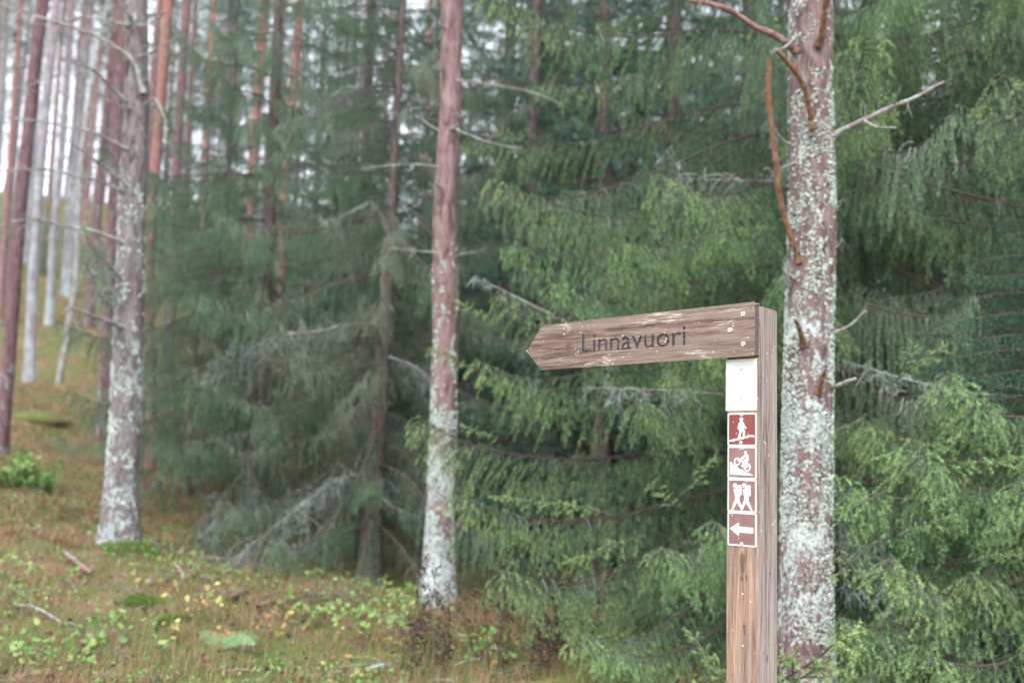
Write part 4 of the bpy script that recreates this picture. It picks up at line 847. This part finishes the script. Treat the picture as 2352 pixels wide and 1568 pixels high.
if ok: board.data = nm
# painted floor of the letters, a sheet lying in the recess
for v in floor.verts: v.co.y = -TH+(.0031 if v.co.y > -TH else .0028)
bm_obj('lettering', floor, [M['letter']], board)
bpy.data.objects.remove(cut)
def screw(parent, x, z, y, r=.0055, name='screw'):
    g = Geo(); k = 20; th = np.arange(k)*2*math.pi/k
    rings = [(r*1.0, 0), (r*1.0, -.0012), (r*.8, -.0022), (r*.36, -.0022), (r*.28, -.0012)]
    V = []; 
    for rr, dy in rings: V += [(x+rr*math.cos(a), y+dy, z+rr*math.sin(a)) for a in th]
    j = np.arange(k); q = (j+1) % k; t = []
    for i in range(len(rings)-1): t += [np.stack([i*k+j, i*k+k+j, i*k+k+q], -1), np.stack([i*k+j, i*k+k+q, i*k+q], -1)]
    g.add(V, np.concatenate(t), 0); c = len(V); V2 = [(x+r*.28*math.cos(a), y-.0012, z+r*.28*math.sin(a)) for a in th]+[(x, y-.0005, z)]
    g.add(V2, np.stack([j, q, np.full(k, k)], -1), 1); return obj(name, g.mesh(name, [M['steel'], M['socket']]), parent)
for px, py in ((1857.5, 785), (1824.5, 825.3), (1858, 860)):
    x, z = board_uv(px, py); screw(board, x, z, -TH, .0068)
PY = -.0016     # plate front plane
# white notice plate
x0, zt_ = front_uv(1816.2, 899.8); x1, _ = front_uv(1893.5, 896); _, zb_ = front_uv(1817, 1026.8); x1 = min(x1, -.0035)
bm = bmesh.new(); prism(bm, rrect(x0, x1, zb_, zt_, .0012, 2), PY, -.0002); plate = bm_obj('notice_plate', bm, [M['white']], e, .0003, 1); plate['label'] = 'blank looking white plate with almost bleached print'
PWI, PHI = x1-x0, zt_-zb_
def flat_text(s, cx, cz, width, height, y, mat, parent, name='print', lab=None):
    me = text_mesh(s, 1., 0., res=3); co = np.zeros(len(me.vertices)*3); me.vertices.foreach_get('co', co); co = co.reshape(-1, 3); mn, mx = co.min(0), co.max(0)
    n_ = np.empty_like(co); n_[:, 0] = cx+((co[:, 0]-mn[0])/(mx[0]-mn[0])-.5)*width; n_[:, 2] = cz+((co[:, 1]-mn[1])/(mx[1]-mn[1])-.5)*height; n_[:, 1] = y
    me.vertices.foreach_set('co', n_.ravel()); me.materials.clear(); me.materials.append(mat); return obj(name, me, parent)
cxp = (x0+x1)/2
flat_text('UURINJÄRVENHDS', cxp+.004, zt_-.127*PHI, PWI*.66, .0085, PY-.0002, M['cyan'], plate)
flat_text('LUONTOPOLKU', cxp, zb_+.27*PHI, PWI*.6, .004, PY-.0002, M['cyan2'], plate)
flat_text('RETKI', cxp, zb_+.05*PHI, PWI*.3, .0035, PY-.0002, M['cyan2'], plate)
bm = bmesh.new()
for k in range(26):
    a0, a1 = R(180+k*7), R(180+(k+1)*7); r_ = PWI*.24; prism(bm, [(cxp+(r_+d)*math.cos(a), zt_-.46*PHI+(r_+d)*math.sin(a)*1.) for a, d in ((a0, 0), (a0, .0008), (a1, .0008), (a1, 0))], PY-.0003, PY-.00005)
bm_obj('emblem', bm, [M['cyan2']], plate)
bm = bmesh.new(); prism(bm, [(x0+PWI*.22, zt_-.38*PHI), (x0+PWI*.24, zt_-.375*PHI), (x0+PWI*.35, zt_-.49*PHI), (x0+PWI*.335, zt_-.50*PHI)], PY-.0005, PY-.0001); bm_obj('scratch', bm, [M['cyan2']], plate)
bm = bmesh.new(); prism(bm, [(x0+PWI*(.87+.05*math.cos(a)), zt_-.475*PHI+.005*math.sin(a)) for a in np.linspace(0, 6.28, 9)[:-1]], PY-.0003, PY-.0001); bm_obj('stain', bm, [M['yel']], plate)
for v in (.198, .767): screw(plate, cxp+.0005, zt_-v*PHI, PY, .0055)
# four square plates
def plate4(lab, left_top, left_bot, mat, shapes, screws, name='trail_plate'):
    xa, za = front_uv(1820.5, left_top); _, zc = front_uv(1820.3, left_bot); xb, _ = front_uv(1892.6, left_top+1.5); xb = min(xb, -.004); w_, h_ = xb-xa, za-zc
    bm = bmesh.new(); prism(bm, rrect(xa, xb, zc, za, .004, 5), PY, -.0002); pl_ = bm_obj(name, bm, [M['white']], e, .0003, 1); pl_['label'] = lab
    bd = .043*w_; bm = bmesh.new(); prism(bm, rrect(xa+bd, xb-bd, zc+bd, za-bd, .003, 5), PY-.0004, PY-.00005); bm_obj('painted_field', bm, [mat], pl_)
    bm = bmesh.new()
    for s_ in shapes:
        prism(bm, [(xa+u*w_, za-v*h_) for u, v in s_], PY-.0008, PY-.0003)
    bm_obj('pictogram', bm, [M['white']], pl_)
    for u, v in screws: screw(pl_, xa+u*w_, za-v*h_, PY-.0002, .0052)
    return pl_
def ell(cx, cy, rx, ry, n=22): return [(cx+rx*math.cos(a), cy+ry*math.sin(a)) for a in np.arange(n)*2*math.pi/n]
def ring(cx, cy, rx, ry, w_, h_, n=20):
    out = []
    for k in range(n):
        a, b = 2*math.pi*k/n, 2*math.pi*(k+1)/n; out.append([(cx+rx*math.cos(a), cy+ry*math.sin(a)), (cx+rx*math.cos(b), cy+ry*math.sin(b)), (cx+(rx-w_)*math.cos(b), cy+(ry-h_)*math.sin(b)), (cx+(rx-w_)*math.cos(a), cy+(ry-h_)*math.sin(a))])
    return out
def bar(x0, y0, x1, y1, w_):
    d = math.hypot(x1-x0, y1-y0); nx_, ny_ = -(y1-y0)/d*w_/2, (x1-x0)/d*w_/2; return [(x0+nx_, y0+ny_), (x1+nx_, y1+ny_), (x1-nx_, y1-ny_), (x0-nx_, y0-ny_)]
def N(poly, ox, oy, w_, h_, shear=0): return [((x-ox)/w_, (y-oy-(x-ox)*shear)/h_) for x, y in poly]
t1 = [[(425, 1130), (455, 1128), (475, 1150), (490, 1190), (518, 1222), (505, 1238), (478, 1215), (470, 1225), (493, 1270), (490, 1345), (462, 1350), (465, 1285), (450, 1265), (440, 1290), (425, 1355), (395, 1350), (412, 1280), (415, 1240), (410, 1200), (405, 1243), (387, 1240), (392, 1190), (405, 1150)],
      ell(440, 1098, 26, 28), [(262, 1392), (310, 1389), (313, 1379), (382, 1373), (386, 1362), (450, 1354), (515, 1345), (520, 1330), (612, 1326), (630, 1345), (630, 1354), (550, 1350), (548, 1362), (480, 1368), (478, 1381), (412, 1385), (410, 1397), (342, 1402), (340, 1416), (262, 1415)]]
plate4('wine red plate with a walker on stairs, topmost of four', 1033, 1114.3, M['red'], [N(p, 240, 1005, 415, 473, .01) for p in t1], [(.49, .05), (.47, .90)])
K = [[(285, 775), (330, 775), (390, 830), (430, 890), (490, 930), (560, 950), (620, 980), (700, 1080), (760, 1105), (860, 1115), (960, 1200), (1050, 1235), (1150, 1255), (1220, 1315), (1355, 1370), (285, 1325)],
     ell(987, 380, 52, 58), [(855, 560), (940, 500), (1010, 450), (1050, 445), (1100, 480), (1130, 560), (1140, 650), (1120, 740), (1090, 800), (1060, 830), (990, 780), (1000, 700), (1015, 640), (985, 570), (870, 600), (800, 650), (770, 640), (790, 580)],
     bar(800, 640, 990, 690, 40), bar(790, 650, 900, 900, 45), bar(1000, 690, 880, 830, 60), bar(745, 650, 620, 750, 38), bar(1060, 800, 900, 950, 70), bar(900, 850, 880, 1010, 60), bar(800, 930, 890, 1010, 50), bar(920, 920, 1095, 1030, 55), bar(1050, 820, 1095, 1030, 60), bar(960, 880, 1060, 820, 30)]
K += ring(615, 765, 150, 170, 50, 55) + ring(1075, 1020, 155, 175, 50, 55)
plate4('faded plate with a downhill cyclist, second from top', 1115.2, 1195.5, M['faded'], [N(p, 175, 95, 1300, 1400, .03) for p in K], [(.465, .06)])
hk = [(417, 612), (460, 590), (478, 553), (522, 553), (530, 690), (500, 695), (500, 755), (553, 882), (535, 890), (475, 800), (462, 790), (418, 882), (390, 880), (443, 740), (440, 690)]
t3 = [hk, [(x-125, y-5) for x, y in hk], ell(440, 553, 28, 30), ell(315, 555, 28, 30)]
plate4('faded plate with two hikers carrying packs, third from top', 1196.2, 1277.5, M['faded'], [N(p, 213, 463, 390, 440, .035) for p in t3], [])
plate4('faded plate with a white arrow pointing left, lowest of four', 1278.1, 1361.5, M['faded'], [N([(245, 1132), (370, 1052), (370, 1108), (565, 1125), (565, 1198), (370, 1186), (370, 1235)], 213, 905, 392, 455, .06)], [(.5, .94)])

# ------------------------------------------------------------------ damp air between the trunks
bm = bmesh.new(); bmesh.ops.create_cube(bm, size=1.)
for v in bm.verts: v.co = Vector((v.co.x*200, 40+v.co.y*210, 14+v.co.z*64))
me = bpy.data.meshes.new('haze'); bm.to_mesh(me); bm.free(); hz_ = obj('haze', me); tag(hz_, 'thin damp haze hanging in the forest air', kind='stuff')
hm = bpy.data.materials.new('thin haze'); hm.use_nodes = True; hn = hm.node_tree; hn.nodes.clear(); ho = hn.nodes.new('ShaderNodeOutputMaterial'); hv = hn.nodes.new('ShaderNodeVolumePrincipled')
hv.inputs['Color'].default_value = (.93, .95, 1, 1); hv.inputs['Density'].default_value = .0005; hn.links.new(hv.outputs[0], ho.inputs['Volume']); me.materials.append(hm)
cy.volume_bounces = 0
